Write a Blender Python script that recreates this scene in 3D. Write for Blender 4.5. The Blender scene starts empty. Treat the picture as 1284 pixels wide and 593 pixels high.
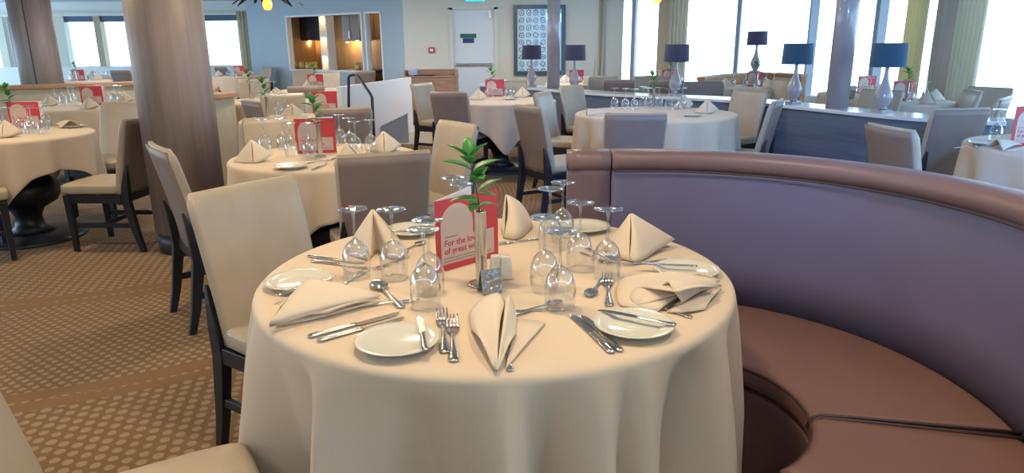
import bpy, bmesh, math, random
from mathutils import Vector, Matrix
C = bpy.context.scene.collection
PI = math.pi
rnd = random.Random(7)

# ------------------------------------------------------------------ camera
F = 880.0; PITCH = math.radians(15.35); ROLL = math.radians(0.5); EYE = 1.35
CX, CY = 642, 296.5
CP, SP, CR, SR = math.cos(PITCH), math.sin(PITCH), math.cos(ROLL), math.sin(ROLL)
cam_d = bpy.data.cameras.new('camera'); cam = bpy.data.objects.new('camera', cam_d); C.objects.link(cam)
cam_d.sensor_width = 36; cam_d.lens = F / 1284 * 36; cam_d.clip_start = 0.05; cam_d.clip_end = 200
up0 = Vector((0, SP, CP)); r0 = Vector((1, 0, 0)); fw = Vector((0, CP, -SP))
cxv = r0 * CR - up0 * SR; cyv = r0 * SR + up0 * CR
M = Matrix((cxv, cyv, -fw)).transposed().to_4x4(); M.translation = (0, 0, EYE)
cam.matrix_world = M
bpy.context.scene.camera = cam

def ray(px, py):
    u0 = (px - CX) / F; v0 = (CY - py) / F
    u = u0 * CR + v0 * SR; v = -u0 * SR + v0 * CR
    return (u, CP + v * SP, -SP + v * CP)
def at(px, py, z):                       # point of a horizontal plane seen at a pixel
    d = ray(px, py); t = (z - EYE) / d[2]
    return Vector((d[0] * t, d[1] * t, z))
def aty(px, py, Y):
    d = ray(px, py); t = Y / d[1]
    return Vector((d[0] * t, Y, EYE + d[2] * t))
def screen_x(p):
    Z = p[2] - EYE; f_ = p[1] * CP - Z * SP
    return p[0] / f_

# ------------------------------------------------------------------ materials
def mat(name, col, rough=0.5, metal=0.0, spec=0.5, emit=None, es=0.0, sheen=0.0, coat=0.0):
    m = bpy.data.materials.new(name); m.use_nodes = True
    b = m.node_tree.nodes['Principled BSDF']
    b.inputs['Base Color'].default_value = (*col, 1); b.inputs['Roughness'].default_value = rough
    b.inputs['Metallic'].default_value = metal; b.inputs['Specular IOR Level'].default_value = spec
    if emit: b.inputs['Emission Color'].default_value = (*emit, 1); b.inputs['Emission Strength'].default_value = es
    b.inputs['Sheen Weight'].default_value = sheen; b.inputs['Coat Weight'].default_value = coat
    return m
class NT:
    def __init__(s, m): s.nt = m.node_tree; s.n = s.nt.nodes; s.b = s.n['Principled BSDF']
    def new(s, t, **kw):
        n = s.n.new(t)
        for k, v in kw.items(): setattr(n, k, v)
        return n
    def link(s, a, b): s.nt.links.new(a, b)
    def math(s, op, a, b=None, c=None):
        n = s.new('ShaderNodeMath', operation=op)
        for i, v in enumerate((a, b, c)):
            if v is None: continue
            if isinstance(v, (int, float)): n.inputs[i].default_value = v
            else: s.link(v, n.inputs[i])
        return n.outputs[0]
    def mix(s, f, a, b):
        n = s.new('ShaderNodeMix', data_type='RGBA')
        if isinstance(f, (int, float)): n.inputs[0].default_value = f
        else: s.link(f, n.inputs[0])
        for i, v in ((6, a), (7, b)):
            if isinstance(v, tuple): n.inputs[i].default_value = (*v, 1)
            else: s.link(v, n.inputs[i])
        return n.outputs[2]
    def coord(s, which='Object'): return s.new('ShaderNodeTexCoord').outputs[which]
    def noise(s, vec, scale, detail=3, rough=0.5):
        n = s.new('ShaderNodeTexNoise'); n.inputs['Scale'].default_value = scale
        n.inputs['Detail'].default_value = detail; n.inputs['Roughness'].default_value = rough
        if vec is not None: s.link(vec, n.inputs['Vector'])
        return n.outputs['Fac']
    def mapping(s, vec, scale=(1, 1, 1), rot=(0, 0, 0)):
        n = s.new('ShaderNodeMapping'); n.inputs['Scale'].default_value = scale; n.inputs['Rotation'].default_value = rot
        s.link(vec, n.inputs['Vector']); return n.outputs[0]
    def bump(s, h, strength=0.2, dist=0.01):
        n = s.new('ShaderNodeBump'); n.inputs['Strength'].default_value = strength; n.inputs['Distance'].default_value = dist
        s.link(h, n.inputs['Height']); s.link(n.outputs[0], s.b.inputs['Normal'])
def see_through(m, col, f=0.5):
    nt = m.node_tree; b = nt.nodes['Principled BSDF']; o = nt.nodes['Material Output']
    tr = nt.nodes.new('ShaderNodeBsdfTranslucent'); tr.inputs[0].default_value = (*col, 1); mx = nt.nodes.new('ShaderNodeMixShader'); mx.inputs[0].default_value = f
    nt.links.new(b.outputs[0], mx.inputs[1]); nt.links.new(tr.outputs[0], mx.inputs[2]); nt.links.new(mx.outputs[0], o.inputs[0])
def leather(name, col, rough=0.45, bump=0.15, var=0.12):
    m = mat(name, col, rough); t = NT(m); co = t.coord()
    n = t.noise(co, 9, 2); dark = tuple(c * (1 - var) for c in col); lite = tuple(min(1, c * (1 + var)) for c in col)
    t.link(t.mix(n, dark, lite), t.b.inputs['Base Color'])
    t.bump(t.noise(co, 350, 2), bump, 0.001)
    return m
def wood(name, a, b, scale=(14, 14, 0.7), rough=0.4, coat=0.0):
    m = mat(name, a, rough, coat=coat); t = NT(m); co = t.mapping(t.coord(), scale)
    n = t.noise(co, 1.6, 6, 0.65)
    r = t.new('ShaderNodeValToRGB'); r.color_ramp.elements[0].position = 0.3; r.color_ramp.elements[1].position = 0.72
    r.color_ramp.elements[0].color = (*a, 1); r.color_ramp.elements[1].color = (*b, 1)
    t.link(n, r.inputs[0]); t.link(r.outputs[0], t.b.inputs['Base Color']); t.bump(n, 0.05, 0.002)
    return m
def fabric(name, col, rough=0.85, scale=260, sheen=0.15, wr=0.0):
    m = mat(name, col, rough, spec=0.2, sheen=sheen); t = NT(m); co = t.coord()
    h = t.noise(co, scale, 2)
    if wr:
        w = t.noise(co, 5.0, 4, 0.6); h = t.math('ADD', t.math('MULTIPLY', h, 0.12), t.math('MULTIPLY', w, wr))
    t.bump(h, 0.25, 0.01 if wr else 0.002)
    return m
def glassy(name, tint=(1, 1, 1), refl=0.9, base=0.04, rough=0.02, glow=(0.9, 0.95, 1)):
    m = bpy.data.materials.new(name); m.use_nodes = True; nt = m.node_tree; nt.nodes.clear()
    o = nt.nodes.new('ShaderNodeOutputMaterial'); tr = nt.nodes.new('ShaderNodeBsdfTransparent'); tr.inputs[0].default_value = (*tint, 1)
    gl = nt.nodes.new('ShaderNodeBsdfGlossy'); gl.inputs['Roughness'].default_value = rough; gl.inputs[0].default_value = (*glow, 1)
    lw = nt.nodes.new('ShaderNodeLayerWeight'); lw.inputs['Blend'].default_value = 0.5
    pw = nt.nodes.new('ShaderNodeMath'); pw.operation = 'POWER'; pw.inputs[1].default_value = 2.6; nt.links.new(lw.outputs['Facing'], pw.inputs[0])
    mr = nt.nodes.new('ShaderNodeMapRange'); mr.inputs['To Min'].default_value = base; mr.inputs['To Max'].default_value = refl
    nt.links.new(pw.outputs[0], mr.inputs['Value'])
    mx = nt.nodes.new('ShaderNodeMixShader'); nt.links.new(mr.outputs[0], mx.inputs[0])
    nt.links.new(tr.outputs[0], mx.inputs[1]); nt.links.new(gl.outputs[0], mx.inputs[2]); nt.links.new(mx.outputs[0], o.inputs[0])
    return m

MT = {}
MT['cream'] = leather('cream_leather', (0.42, 0.345, 0.255), 0.38)
MT['taupe'] = leather('taupe_leather', (0.235, 0.175, 0.15), 0.5)
MT['legs'] = mat('black_stained_wood', (0.010, 0.012, 0.020), 0.4)
MT['booth'] = leather('brown_booth_leather', (0.20, 0.108, 0.088), 0.40, 0.12, 0.08)
MT['booth_back'] = leather('glare_blue_booth_leather', (0.15, 0.145, 0.25), 0.42, 0.12, 0.08)  # brown leather with the blue window glare put into its colour
MT['booth_rail'] = leather('mauve_brown_rail_leather', (0.175, 0.112, 0.115), 0.38, 0.12, 0.08)
MT['booth_end'] = leather('faint_glare_booth_leather', (0.15, 0.10, 0.12), 0.42, 0.12, 0.08)  # same back leather, with a weaker blue glare in its colour
MT['piping'] = mat('dark_piping', (0.05, 0.03, 0.03), 0.5)
MT['cloth'] = fabric('cream_linen', (0.64, 0.515, 0.385), wr=0.9)
MT['napkin'] = fabric('napkin_linen', (0.66, 0.55, 0.43), wr=0.3)
MT['china'] = mat('white_china', (0.64, 0.62, 0.54), 0.12, coat=0.3)
MT['steel'] = mat('polished_steel', (0.62, 0.60, 0.58), 0.16, 1.0)
MT['glass'] = glassy('clear_glass', (0.985, 0.99, 0.99), 1.0, 0.085)
MT['glass_foot'] = glassy('thick_glass', (0.93, 0.95, 0.95), 1.0, 0.15)
MT['pane'] = glassy('window_glass', (0.97, 0.99, 1.0), 0.35, 0.02)
MT['red'] = mat('red_card', (0.55, 0.045, 0.055), 0.45)
MT['blush'] = mat('blush_card', (0.56, 0.43, 0.36), 0.5)
MT['paper'] = mat('white_paper', (0.8, 0.8, 0.8), 0.6)
MT['ink'] = mat('red_ink', (0.50, 0.03, 0.05), 0.6)
MT['ink2'] = mat('grey_ink', (0.12, 0.09, 0.09), 0.6)
MT['leaf'] = mat('green_leaf', (0.05, 0.24, 0.04), 0.35)
MT['stem'] = mat('brown_green_stem', (0.06, 0.08, 0.03), 0.6)
MT['column'] = wood('column_veneer', (0.19, 0.14, 0.125), (0.32, 0.255, 0.235), (7, 7, 0.35), 0.5)
MT['kick'] = mat('dark_kick_plate', (0.03, 0.035, 0.05), 0.4)
MT['wood'] = wood('walnut_veneer', (0.22, 0.12, 0.075), (0.36, 0.22, 0.14), (2, 2, 12), 0.4)
MT['cap'] = wood('oak_cap', (0.36, 0.17, 0.075), (0.52, 0.28, 0.13), (3, 3, 3), 0.45)
MT['kwood'] = wood('kitchen_wood', (0.36, 0.20, 0.075), (0.50, 0.30, 0.13), (8, 8, 0.8), 0.5)
MT['counter'] = wood('glare_blue_grey_oak', (0.085, 0.11, 0.16), (0.16, 0.185, 0.25), (0.7, 0.7, 14), 0.5)  # grey wood made bluer to carry the window glare
MT['ctop'] = mat('pale_counter_top', (0.72, 0.74, 0.74), 0.2, coat=0.3)
MT['panelcream'] = leather('cream_panel', (0.50, 0.46, 0.34), 0.45)
MT['shade'] = fabric('plum_shade', (0.06, 0.055, 0.10), 0.8, 400, 0.3)
MT['lampbase'] = mat('mauve_ceramic', (0.34, 0.30, 0.31), 0.25, coat=0.4)
MT['wall'] = mat('cream_wall', (0.70, 0.68, 0.58), 0.8)
MT['wallblue'] = mat('pale_blue_wall', (0.40, 0.48, 0.54), 0.7)
MT['white'] = mat('white_paint', (0.78, 0.79, 0.79), 0.5)
MT['doorp'] = mat('white_door', (0.72, 0.76, 0.77), 0.4)
MT['ceil'] = mat('ceiling_paint', (0.58, 0.70, 0.78), 0.6)
MT['frame'] = mat('teal_frame', (0.05, 0.10, 0.13), 0.35)
MT['mull'] = mat('grey_mullion', (0.28, 0.30, 0.34), 0.4)
MT['tan'] = mat('tan_post', (0.50, 0.38, 0.24), 0.6)
MT['blind'] = mat('steel_blue_blind', (0.10, 0.15, 0.24), 0.7)
MT['curtain'] = fabric('pale_curtain', (0.74, 0.70, 0.58), 0.8, 200)
MT['curtain_gold'] = fabric('gold_curtain', (0.82, 0.74, 0.48), 0.8, 200)
see_through(MT['curtain'], (.78, .73, .60), .5); see_through(MT['curtain_gold'], (.88, .78, .48), .5)
MT['shade_glare'] = fabric('glare_blue_shade', (0.03, 0.08, 0.14), 0.8, 400, 0.3); MT['pilaster'] = wood('grey_pilaster', (0.36, 0.31, 0.29), (0.48, 0.43, 0.41), (9, 9, .4), .5)  # blue lens flare mixed into the colour of the right lamp shades
MT['blue'] = fabric('blue_upholstery', (0.035, 0.08, 0.13), 0.8)
MT['alarm'] = mat('red_plastic', (0.55, 0.03, 0.03), 0.4)
MT['exit'] = mat('cyan_exit_panel', (0.0, 0.4, 0.5), 0.5, emit=(0.0, 0.75, 0.85), es=1.3)
MT['sgreen'] = mat('green_sign', (0.01, 0.13, 0.07), 0.5)
MT['sblue'] = mat('navy_sign', (0.015, 0.05, 0.16), 0.5)
MT['amber'] = mat('amber_lamp', (0.9, 0.45, 0.08), 0.4, emit=(1, 0.42, 0.05), es=2.0)
MT['bulb'] = mat('warm_bulb', (1, 0.8, 0.4), 0.4, emit=(1, 0.72, 0.3), es=8.0)
MT['petal'] = mat('dark_petal', (0.015, 0.014, 0.016), 0.3)
MT['purple'] = mat('purple_petal', (0.17, 0.12, 0.42), 0.3)
MT['screen'] = mat('dark_screen', (0.02, 0.03, 0.05), 0.15)
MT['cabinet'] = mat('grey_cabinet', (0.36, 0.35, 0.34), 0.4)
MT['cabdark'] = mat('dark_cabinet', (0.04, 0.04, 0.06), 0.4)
MT['slate'] = mat('slate_blue_panel', (0.30, 0.36, 0.46), 0.5)
MT['food'] = fabric('yellow_flowers', (0.6, 0.5, 0.2), 0.8, 60)
MT['tile'] = mat('pale_stone', (0.50, 0.45, 0.32), 0.4)

def carpet():
    m = mat('patterned_carpet', (0.2, 0.12, 0.06), 0.95, spec=0.1, sheen=0.1); t = NT(m); co = t.coord()
    sx = t.new('ShaderNodeSeparateXYZ'); t.link(co, sx.inputs[0]); X, Y = sx.outputs[0], sx.outputs[1]
    def dist(cx, cy):
        dx = t.math('SUBTRACT', X, cx); dy = t.math('SUBTRACT', Y, cy)
        return t.math('SQRT', t.math('ADD', t.math('MULTIPLY', dx, dx), t.math('MULTIPLY', dy, dy))), t.math('ARCTAN2', dy, dx)
    def dots(cx, cy, sp, al, size):
        r, a = dist(cx, cy)
        u = t.math('DIVIDE', r, sp); row = t.math('FLOOR', u)
        v = t.math('ADD', t.math('DIVIDE', t.math('MULTIPLY', t.math('MULTIPLY', a, row), sp), al), t.math('MULTIPLY', row, 0.5))
        fu = t.math('SUBTRACT', t.math('FRACT', u), 0.5); fv = t.math('SUBTRACT', t.math('FRACT', v), 0.5)
        d = t.math('ADD', t.math('MULTIPLY', fu, fu), t.math('MULTIPLY', t.math('MULTIPLY', fv, fv), 1.5))
        nz = t.math('ADD', t.math('MULTIPLY', t.noise(co, 13, 2), 1.5), 0.3); return t.math('LESS_THAN', d, t.math('MULTIPLY', nz, size)), r
    d1, r1 = dots(-3.6, 6.3, 0.042, 0.046, 0.115)
    d2, r2 = dots(0.6, 0.2, 0.046, 0.055, 0.13)
    # plain sweeping bands
    def band(r, lo, hi): return t.math('MULTIPLY', t.math('GREATER_THAN', r, lo), t.math('LESS_THAN', r, hi))
    rb, _ = dist(-3.3, 6.0)
    rc, _ = dist(-5.5, 1.2)
    rper = t.math('FRACT', t.math('DIVIDE', rb, 1.28))
    bandA = band(rper, 0.86, 1.01)
    rcper = t.math('FRACT', t.math('DIVIDE', rc, 1.7)); bandB = band(rcper, 0.90, 1.01)
    side = t.math('LESS_THAN', t.math('FRACT', t.math('DIVIDE', rb, 2.56)), 0.5)
    mask = t.math('MULTIPLY', t.math('SUBTRACT', 1.0, bandA), t.math('SUBTRACT', 1.0, bandB))
    dd = t.math('ADD', t.math('MULTIPLY', d1, side), t.math('MULTIPLY', d2, t.math('SUBTRACT', 1.0, side)))
    dotm = t.math('MULTIPLY', dd, mask)
    lin = t.math('MULTIPLY', band(rper, 0.925, 0.945), d1)
    dotm = t.math('MAXIMUM', dotm, lin)
    n = t.noise(co, 1.1, 3); n2 = t.noise(t.mapping(co, (60, 60, 60)), 6, 2)
    ground = t.mix(n, (0.135, 0.075, 0.032), (0.20, 0.118, 0.052))
    bandc = t.mix(n, (0.16, 0.085, 0.03), (0.22, 0.125, 0.05))
    base = t.mix(mask, bandc, ground)
    base = t.mix(dotm, base, t.mix(n, (0.25, 0.17, 0.095), (0.31, 0.22, 0.13)))
    t.link(base, t.b.inputs['Base Color']); t.bump(t.math('ADD', n2, dotm), 0.3, 0.004)
    return m
MT['carpet'] = carpet()
def picture_pattern():
    m = mat('rosette_pattern', (0.5, 0.7, 0.8), 0.3, coat=0.4); t = NT(m); co = t.coord()
    sx = t.new('ShaderNodeSeparateXYZ'); t.link(co, sx.inputs[0])
    fx = t.math('SUBTRACT', t.math('FRACT', t.math('MULTIPLY', sx.outputs[0], 7.6)), 0.5)
    fz = t.math('SUBTRACT', t.math('FRACT', t.math('MULTIPLY', sx.outputs[2], 7.6)), 0.5)
    r = t.math('SQRT', t.math('ADD', t.math('MULTIPLY', fx, fx), t.math('MULTIPLY', fz, fz)))
    w = t.math('MULTIPLY', t.math('SUBTRACT', t.noise(co, 14, 3), 0.5), 0.5); r = t.math('ADD', r, w)
    k = t.math('MAXIMUM', t.math('MULTIPLY', t.math('GREATER_THAN', r, 0.24), t.math('LESS_THAN', r, 0.38)), t.math('LESS_THAN', r, 0.10))
    t.link(t.mix(k, (0.62, 0.80, 0.86), (0.13, 0.27, 0.36)), t.b.inputs['Base Color'])
    return m
MT['picture'] = picture_pattern()
def hammered():
    m = mat('hammered_steel', (0.36, 0.36, 0.35), 0.28, 1.0); t = NT(m)
    t.bump(t.noise(t.coord(), 75, 1), 0.9, 0.01); return m
MT['hammered'] = hammered()

# ------------------------------------------------------------------ mesh building
class MB:
    def __init__(s): s.v = []; s.f = []
    def add(s, vs, fs):
        o = len(s.v); s.v += [tuple(p) for p in vs]; s.f += [tuple(i + o for i in f) for f in fs]; return s
    def box(s, c, d, rz=0.0, taper=1.0):
        vs = []
        for k in (-1, 1):
            q = taper if k < 0 else 1.0
            for i, j in ((-1, -1), (1, -1), (1, 1), (-1, 1)):
                x, y = i * d[0] / 2 * q, j * d[1] / 2 * q
                vs.append((c[0] + x * math.cos(rz) - y * math.sin(rz), c[1] + x * math.sin(rz) + y * math.cos(rz), c[2] + k * d[2] / 2))
        return s.add(vs, [(3, 2, 1, 0), (4, 5, 6, 7), (0, 1, 5, 4), (1, 2, 6, 5), (2, 3, 7, 6), (3, 0, 4, 7)])
    def lathe(s, prof, seg=24, c=(0, 0, 0)):
        vs = []; fs = []; n = len(prof)
        for r, z in prof:
            for k in range(seg):
                a = 2 * PI * k / seg; vs.append((c[0] + r * math.cos(a), c[1] + r * math.sin(a), c[2] + z))
        for i in range(n - 1):
            for k in range(seg):
                a, b = i * seg + k, i * seg + (k + 1) % seg
                fs.append((a, b, b + seg, a + seg))
        if prof[0][0] > 1e-4: fs.append(tuple(range(seg - 1, -1, -1)))
        if prof[-1][0] > 1e-4: fs.append(tuple((n - 1) * seg + k for k in range(seg)))
        return s.add(vs, fs)
    def shell(s, prof, seg=24):          # lathe without end caps
        k = len(s.f); s.lathe(prof, seg); s.f = [f for f in s.f if len(f) == 4]; return s
    def tube(s, pts, r, seg=8):
        pts = [Vector(p) for p in pts]; rs = r if isinstance(r, (list, tuple)) else [r] * len(pts)
        vs = []; fs = []
        for i, p in enumerate(pts):
            d = (pts[min(i + 1, len(pts) - 1)] - pts[max(i - 1, 0)]).normalized()
            u = d.cross(Vector((0, 0, 1)));
            if u.length < 1e-3: u = Vector((1, 0, 0))
            u.normalize(); w = u.cross(d)
            for k in range(seg):
                a = 2 * PI * k / seg; vs.append(p + u * (rs[i] * math.cos(a)) + w * (rs[i] * math.sin(a)))
        for i in range(len(pts) - 1):
            for k in range(seg):
                a, b = i * seg + k, i * seg + (k + 1) % seg
                fs.append((a, a + seg, b + seg, b))
        fs.append(tuple(range(seg))); fs.append(tuple((len(pts) - 1) * seg + k for k in range(seg - 1, -1, -1)))
        return s.add(vs, fs)
    def loft(s, secs):                   # list of closed rings of equal length
        n = len(secs[0]); vs = [p for r in secs for p in r]; fs = []
        for i in range(len(secs) - 1):
            for k in range(n):
                a, b = i * n + k, i * n + (k + 1) % n; fs.append((a, b, b + n, a + n))
        fs.append(tuple(range(n - 1, -1, -1))); fs.append(tuple((len(secs) - 1) * n + k for k in range(n)))
        return s.add(vs, fs)
    def grid(s, rows, closed=False):
        n = len(rows[0]); vs = [p for r in rows for p in r]; fs = []
        for i in range(len(rows) - 1):
            for k in range(n if closed else n - 1):
                a, b = i * n + k, i * n + (k + 1) % n; fs.append((a, b, b + n, a + n))
        return s.add(vs, fs)
    def prism(s, poly, y0, y1):          # polygon in x,z extruded along y
        n = len(poly); vs = [(x, y0, z) for x, z in poly] + [(x, y1, z) for x, z in poly]
        fs = [tuple(range(n)), tuple(range(2 * n - 1, n - 1, -1))]
        for k in range(n): b = (k + 1) % n; fs.append((k, k + n, b + n, b))
        return s.add(vs, fs)
    def slab(s, poly, z0, z1):           # polygon in x,y extruded along z
        n = len(poly); vs = [(x, y, z0) for x, y in poly] + [(x, y, z1) for x, y in poly]
        fs = [tuple(range(n - 1, -1, -1)), tuple(range(n, 2 * n))]
        for k in range(n): b = (k + 1) % n; fs.append((k, b, b + n, k + n))
        return s.add(vs, fs)
    def mesh(s, name, m, smooth=False):
        me = bpy.data.meshes.new(name); me.from_pydata(s.v, [], s.f); me.materials.append(MT[m]); me.update()
        bm = bmesh.new(); bm.from_mesh(me); bmesh.ops.recalc_face_normals(bm, faces=bm.faces); bm.to_mesh(me); bm.free()
        if smooth:
            for p in me.polygons: p.use_smooth = True
        return me
    def obj(s, name, m, parent=None, smooth=False, bevel=0.0, seg=2, sub=0, thick=0.0):
        o = bpy.data.objects.new(name, s.mesh(name, m, smooth)); C.objects.link(o)
        if parent: o.parent = parent
        if thick: k = o.modifiers.new('thick', 'SOLIDIFY'); k.thickness = thick; k.offset = 0
        if bevel: k = o.modifiers.new('bevel', 'BEVEL'); k.width = bevel; k.segments = seg; k.limit_method = 'ANGLE'
        if sub: k = o.modifiers.new('sub', 'SUBSURF'); k.levels = sub; k.render_levels = sub
        return o
def thing(name, label=None, cat=None, loc=(0, 0, 0), rz=0.0, group=None):
    o = bpy.data.objects.new(name, None); o.empty_display_size = 0.1; C.objects.link(o); o.location = loc; o.rotation_euler = (0, 0, rz)
    return tag(o, label, cat, group)
def tag(o, label=None, cat=None, group=None):
    if label: o['label'] = label
    if cat: o['category'] = cat
    if group: o['group'] = group
    return o
def struct(o): o['kind'] = 'structure'; return o
def dup(root, loc, rz=0.0, label=None, group=None, scale=1.0):
    def cp(o, par):
        c = o.copy(); C.objects.link(c)
        if par: c.parent = par; c.matrix_parent_inverse = o.matrix_parent_inverse.copy()
        for ch in o.children: cp(ch, c)
        return c
    r = cp(root, None); r.location = loc; r.rotation_euler = (0, 0, rz); r.scale = (scale,) * 3
    if label: r['label'] = label
    if group: r['group'] = group
    return r
class Proto:                              # first placement moves the built thing itself, the later ones copy it
    def __init__(s, make): s.make = make; s.o = None
    def __call__(s, loc, rz=0.0, label=None, group=None, scale=1.0):
        if s.o is None:
            s.o = s.make(); r = s.o; r.location = loc; r.rotation_euler = (0, 0, rz); r.scale = (scale,) * 3
            if label: r['label'] = label
            if group: r['group'] = group
            return r
        return dup(s.o, loc, rz, label, group, scale)
def face_rz(f): return math.atan2(-f[0], f[1])

ORD = ['leftmost', 'second from left', 'third from left', 'fourth from left', 'fifth from left', 'sixth from left', 'seventh from left',
       'eighth from left', 'ninth from left', 'tenth from left', 'eleventh from left', 'twelfth from left']
# ------------------------------------------------------------------ the setting
def seg_wall(name, a, b, z0, z1, th, m, out=1):
    a = Vector((a[0], a[1])); b = Vector((b[0], b[1])); d = (b - a).normalized(); n = Vector((-d.y, d.x)) * th * out
    return struct(MB().slab([tuple(a), tuple(b), tuple(b + n), tuple(a + n)], z0, z1).obj(name, m))
struct(MB().slab([(-14, -3), (7.5, -3), (7.5, 19), (-14, 19)], -0.06, 0).obj('floor', 'carpet'))
HC = 2.36
struct(MB().slab([(-14, -1.2), (7.5, -1.2), (7.5, 19), (-14, 19)], HC, HC + 0.1).obj('ceiling', 'ceil'))
struct(MB().slab([tuple(at(472, 181, 0)[:2]), tuple(at(560, 181, 0)[:2]), tuple(at(560, 147, 0)[:2]), tuple(at(495, 147, 0)[:2])], 0, 0.004).obj('floor', 'tile'))

seg_wall('wall_behind', (4.2, -1.6), (-14, -1.6), 0, HC, 0.2, 'wall')
# left window wall
YL = 17.0
def xl(px): return aty(px, 50, YL)[0]
seg_wall('wall_left', (-14, YL), (-5.8, YL), 0, 0.92, 0.2, 'white')
seg_wall('wall_left', (-14, YL), (-5.8, YL), 2.05, HC, 0.2, 'white')
for a, b, m in ((-2, 8, 'wall'), (14, 29, 'column'), (66, 84, 'wall'), (121, 129, 'tan'), (166, 240, 'wall'), (303, 345, 'wall')):
    seg_wall('trim_1', (xl(a), YL - 0.02), (xl(b), YL - 0.02), 0.92, 2.05, 0.2, m)
for i, (a, b) in enumerate(((8, 14), (29, 66), (84, 121), (129, 166), (240, 303))):
    w = struct(MB().slab([(xl(a), YL + 0.10), (xl(b), YL + 0.10), (xl(b), YL + 0.112), (xl(a), YL + 0.112)], 0.92, 2.05).obj('window_%d' % (i + 1), 'pane'))
    if i:
        bl = MB().slab([(xl(a), YL + 0.03), (xl(b), YL + 0.03), (xl(b), YL + 0.05), (xl(a), YL + 0.05)], 1.92, 2.05).obj('roller_blind', 'blind')
        tag(bl, 'rolled dark blue blind at the head of far left window, ' + ORD[i - 1] + ' of four', 'blind', 'roller blinds on the left windows')
struct(MB().slab([(-14, YL - 0.06), (-5.8, YL - 0.06), (-5.8, YL + 0.05), (-14, YL + 0.05)], 2.10, 2.16).obj('trim_2', 'wall'))

def curtain(pa, pb, z0, z1, m, label, folds=7, amp=0.05, th=0.008):
    a = Vector(pa); b = Vector(pb); d = b - a; n = Vector((-d.y, d.x)).normalized(); N = folds * 8
    rows = []
    for k in range(9):
        z = z0 + (z1 - z0) * k / 8; row = []
        for i in range(N + 1):
            t = i / N; w = amp * math.sin(2 * PI * folds * t + 0.5 * math.sin(3 * t)) * (0.75 + 0.25 * math.cos(k * 0.5))
            p = a + d * t + n * w; row.append((p.x, p.y, z))
        rows.append(row)
    o = MB().grid(rows).obj('curtain', m, None, True, thick=th); return tag(o, label, 'curtain', 'window curtains')
curtain((xl(302), YL - 0.12), (xl(333), YL - 0.12), 0.05, 2.12, 'curtain', 'pale grey curtain beside the far left window, near kitchen openings', 7)
curtain((xl(19) + .2, YL - 0.12), (xl(34), YL - 0.12), 0.05, 2.1, 'curtain_gold', 'narrow cream curtain strip at the far left window behind the slanted-looking columns', 3)

# kitchen wall, running obliquely
KA = Vector((-6.0, 16.75)); KB = Vector((-1.98, 13.6)); KD = (KB - KA).normalized(); KN = Vector((-KD.y, KD.x))
def hit(px, A, B, py=55):
    d = ray(px, py); o2 = Vector((d[0], d[1])); e = B - A
    det = o2.x * (-e.y) + e.x * o2.y
    t = (A.x * (-e.y) + e.x * A.y) / det
    return o2 * t
def kp(px): return hit(px, KA, KB)
ZO = 1.97
k0, k1, k2, k3, k4 = KA, kp(361), kp(455.5), kp(459), kp(480)
kl = kp(400.5); kr = kp(410)
for a, b in ((k0, k1), (k2, k3), (k4, KB)):
    seg_wall('wall_back', a, b, 0, HC, 0.14, 'wallblue')
seg_wall('wall_back', k1, k2, ZO, HC, 0.14, 'wallblue'); seg_wall('wall_back', k3, k4, ZO, HC, 0.14, 'wallblue')
seg_wall('wall_back', k1, k2, 0, 0.82, 0.14, 'wallblue'); seg_wall('wall_back', k3, k4, 0, 0.55, 0.14, 'wallblue')
def frame(a, b, z0, z1, w=0.035):
    d = (b - a).normalized(); n = -KN * 0.015
    a = a + n; b = b + n
    m = MB()
    def s(p, q, za, zb): m.slab([tuple(p), tuple(q), tuple(q + KN * 0.12), tuple(p + KN * 0.12)], za, zb)
    s(a, a + d * w, z0, z1); s(b - d * w, b, z0, z1); s(a, b, z1 - w, z1); s(a, b, z0, z0 + w)
    return struct(m.obj('trim_3', 'white'))
frame(k1, k2, 0.82, ZO); frame(k3, k4, 0.55, ZO)
# kitchen behind it
ka, kb = k1 - KD * 0.3 + KN * 0.95, k4 + KD * 0.3 + KN * 0.95
seg_wall('wall_kitchen', ka, kb, 0, HC, 0.1, 'kwood')
seg_wall('wall_kitchen', k1 - KD * 0.3 + KN * 0.14, ka, 0, HC, 0.1, 'kwood'); seg_wall('wall_kitchen', kb, k4 + KD * 0.3 + KN * 0.14, 0, HC, 0.1, 'kwood')
def kitchen_pt(px, off): return hit(px, k1 + KN * off, k2 + KN * off)
def cab(p0, p1, z0, z1, off, dep, m, label, handles=True):
    a, b = kitchen_pt(p0, off), kitchen_pt(p1, off)
    base = (a + b) / 2; r = thing('wall_cabinet', label, 'cabinet', (base.x, base.y, z0), math.atan2(KD.y, KD.x), 'kitchen wall cabinets')
    w = (b - a).length
    MB().box((0, dep / 2, (z1 - z0) / 2), (w, dep, z1 - z0)).obj('body', m, r, bevel=0.008)
    for q in (-1, 1):
        d = MB().box((q * w / 4, -0.009, (z1 - z0) / 2), (w / 2 - 0.012, 0.016, z1 - z0 - 0.02)).obj('door', m, r, bevel=0.003)
        if handles: MB().box((q * 0.035, -0.026, 0.12), (0.012, 0.016, 0.14)).obj('handle', 'steel', d)
    return r
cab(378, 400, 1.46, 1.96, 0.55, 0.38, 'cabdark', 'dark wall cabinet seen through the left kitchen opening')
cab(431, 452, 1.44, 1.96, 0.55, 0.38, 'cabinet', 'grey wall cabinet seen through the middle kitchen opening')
sh = thing('shelf_divider', 'white open shelf column with small lights between the kitchen openings', 'shelf', (kl.x, kl.y, 0.82), math.atan2(KD.y, KD.x))
w_ = (kr - kl).length
for q in (0.02, w_ - 0.02): MB().box((q, 0.12, 0.56), (0.03, 0.2, 1.12)).obj('upright', 'white', sh)
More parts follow.
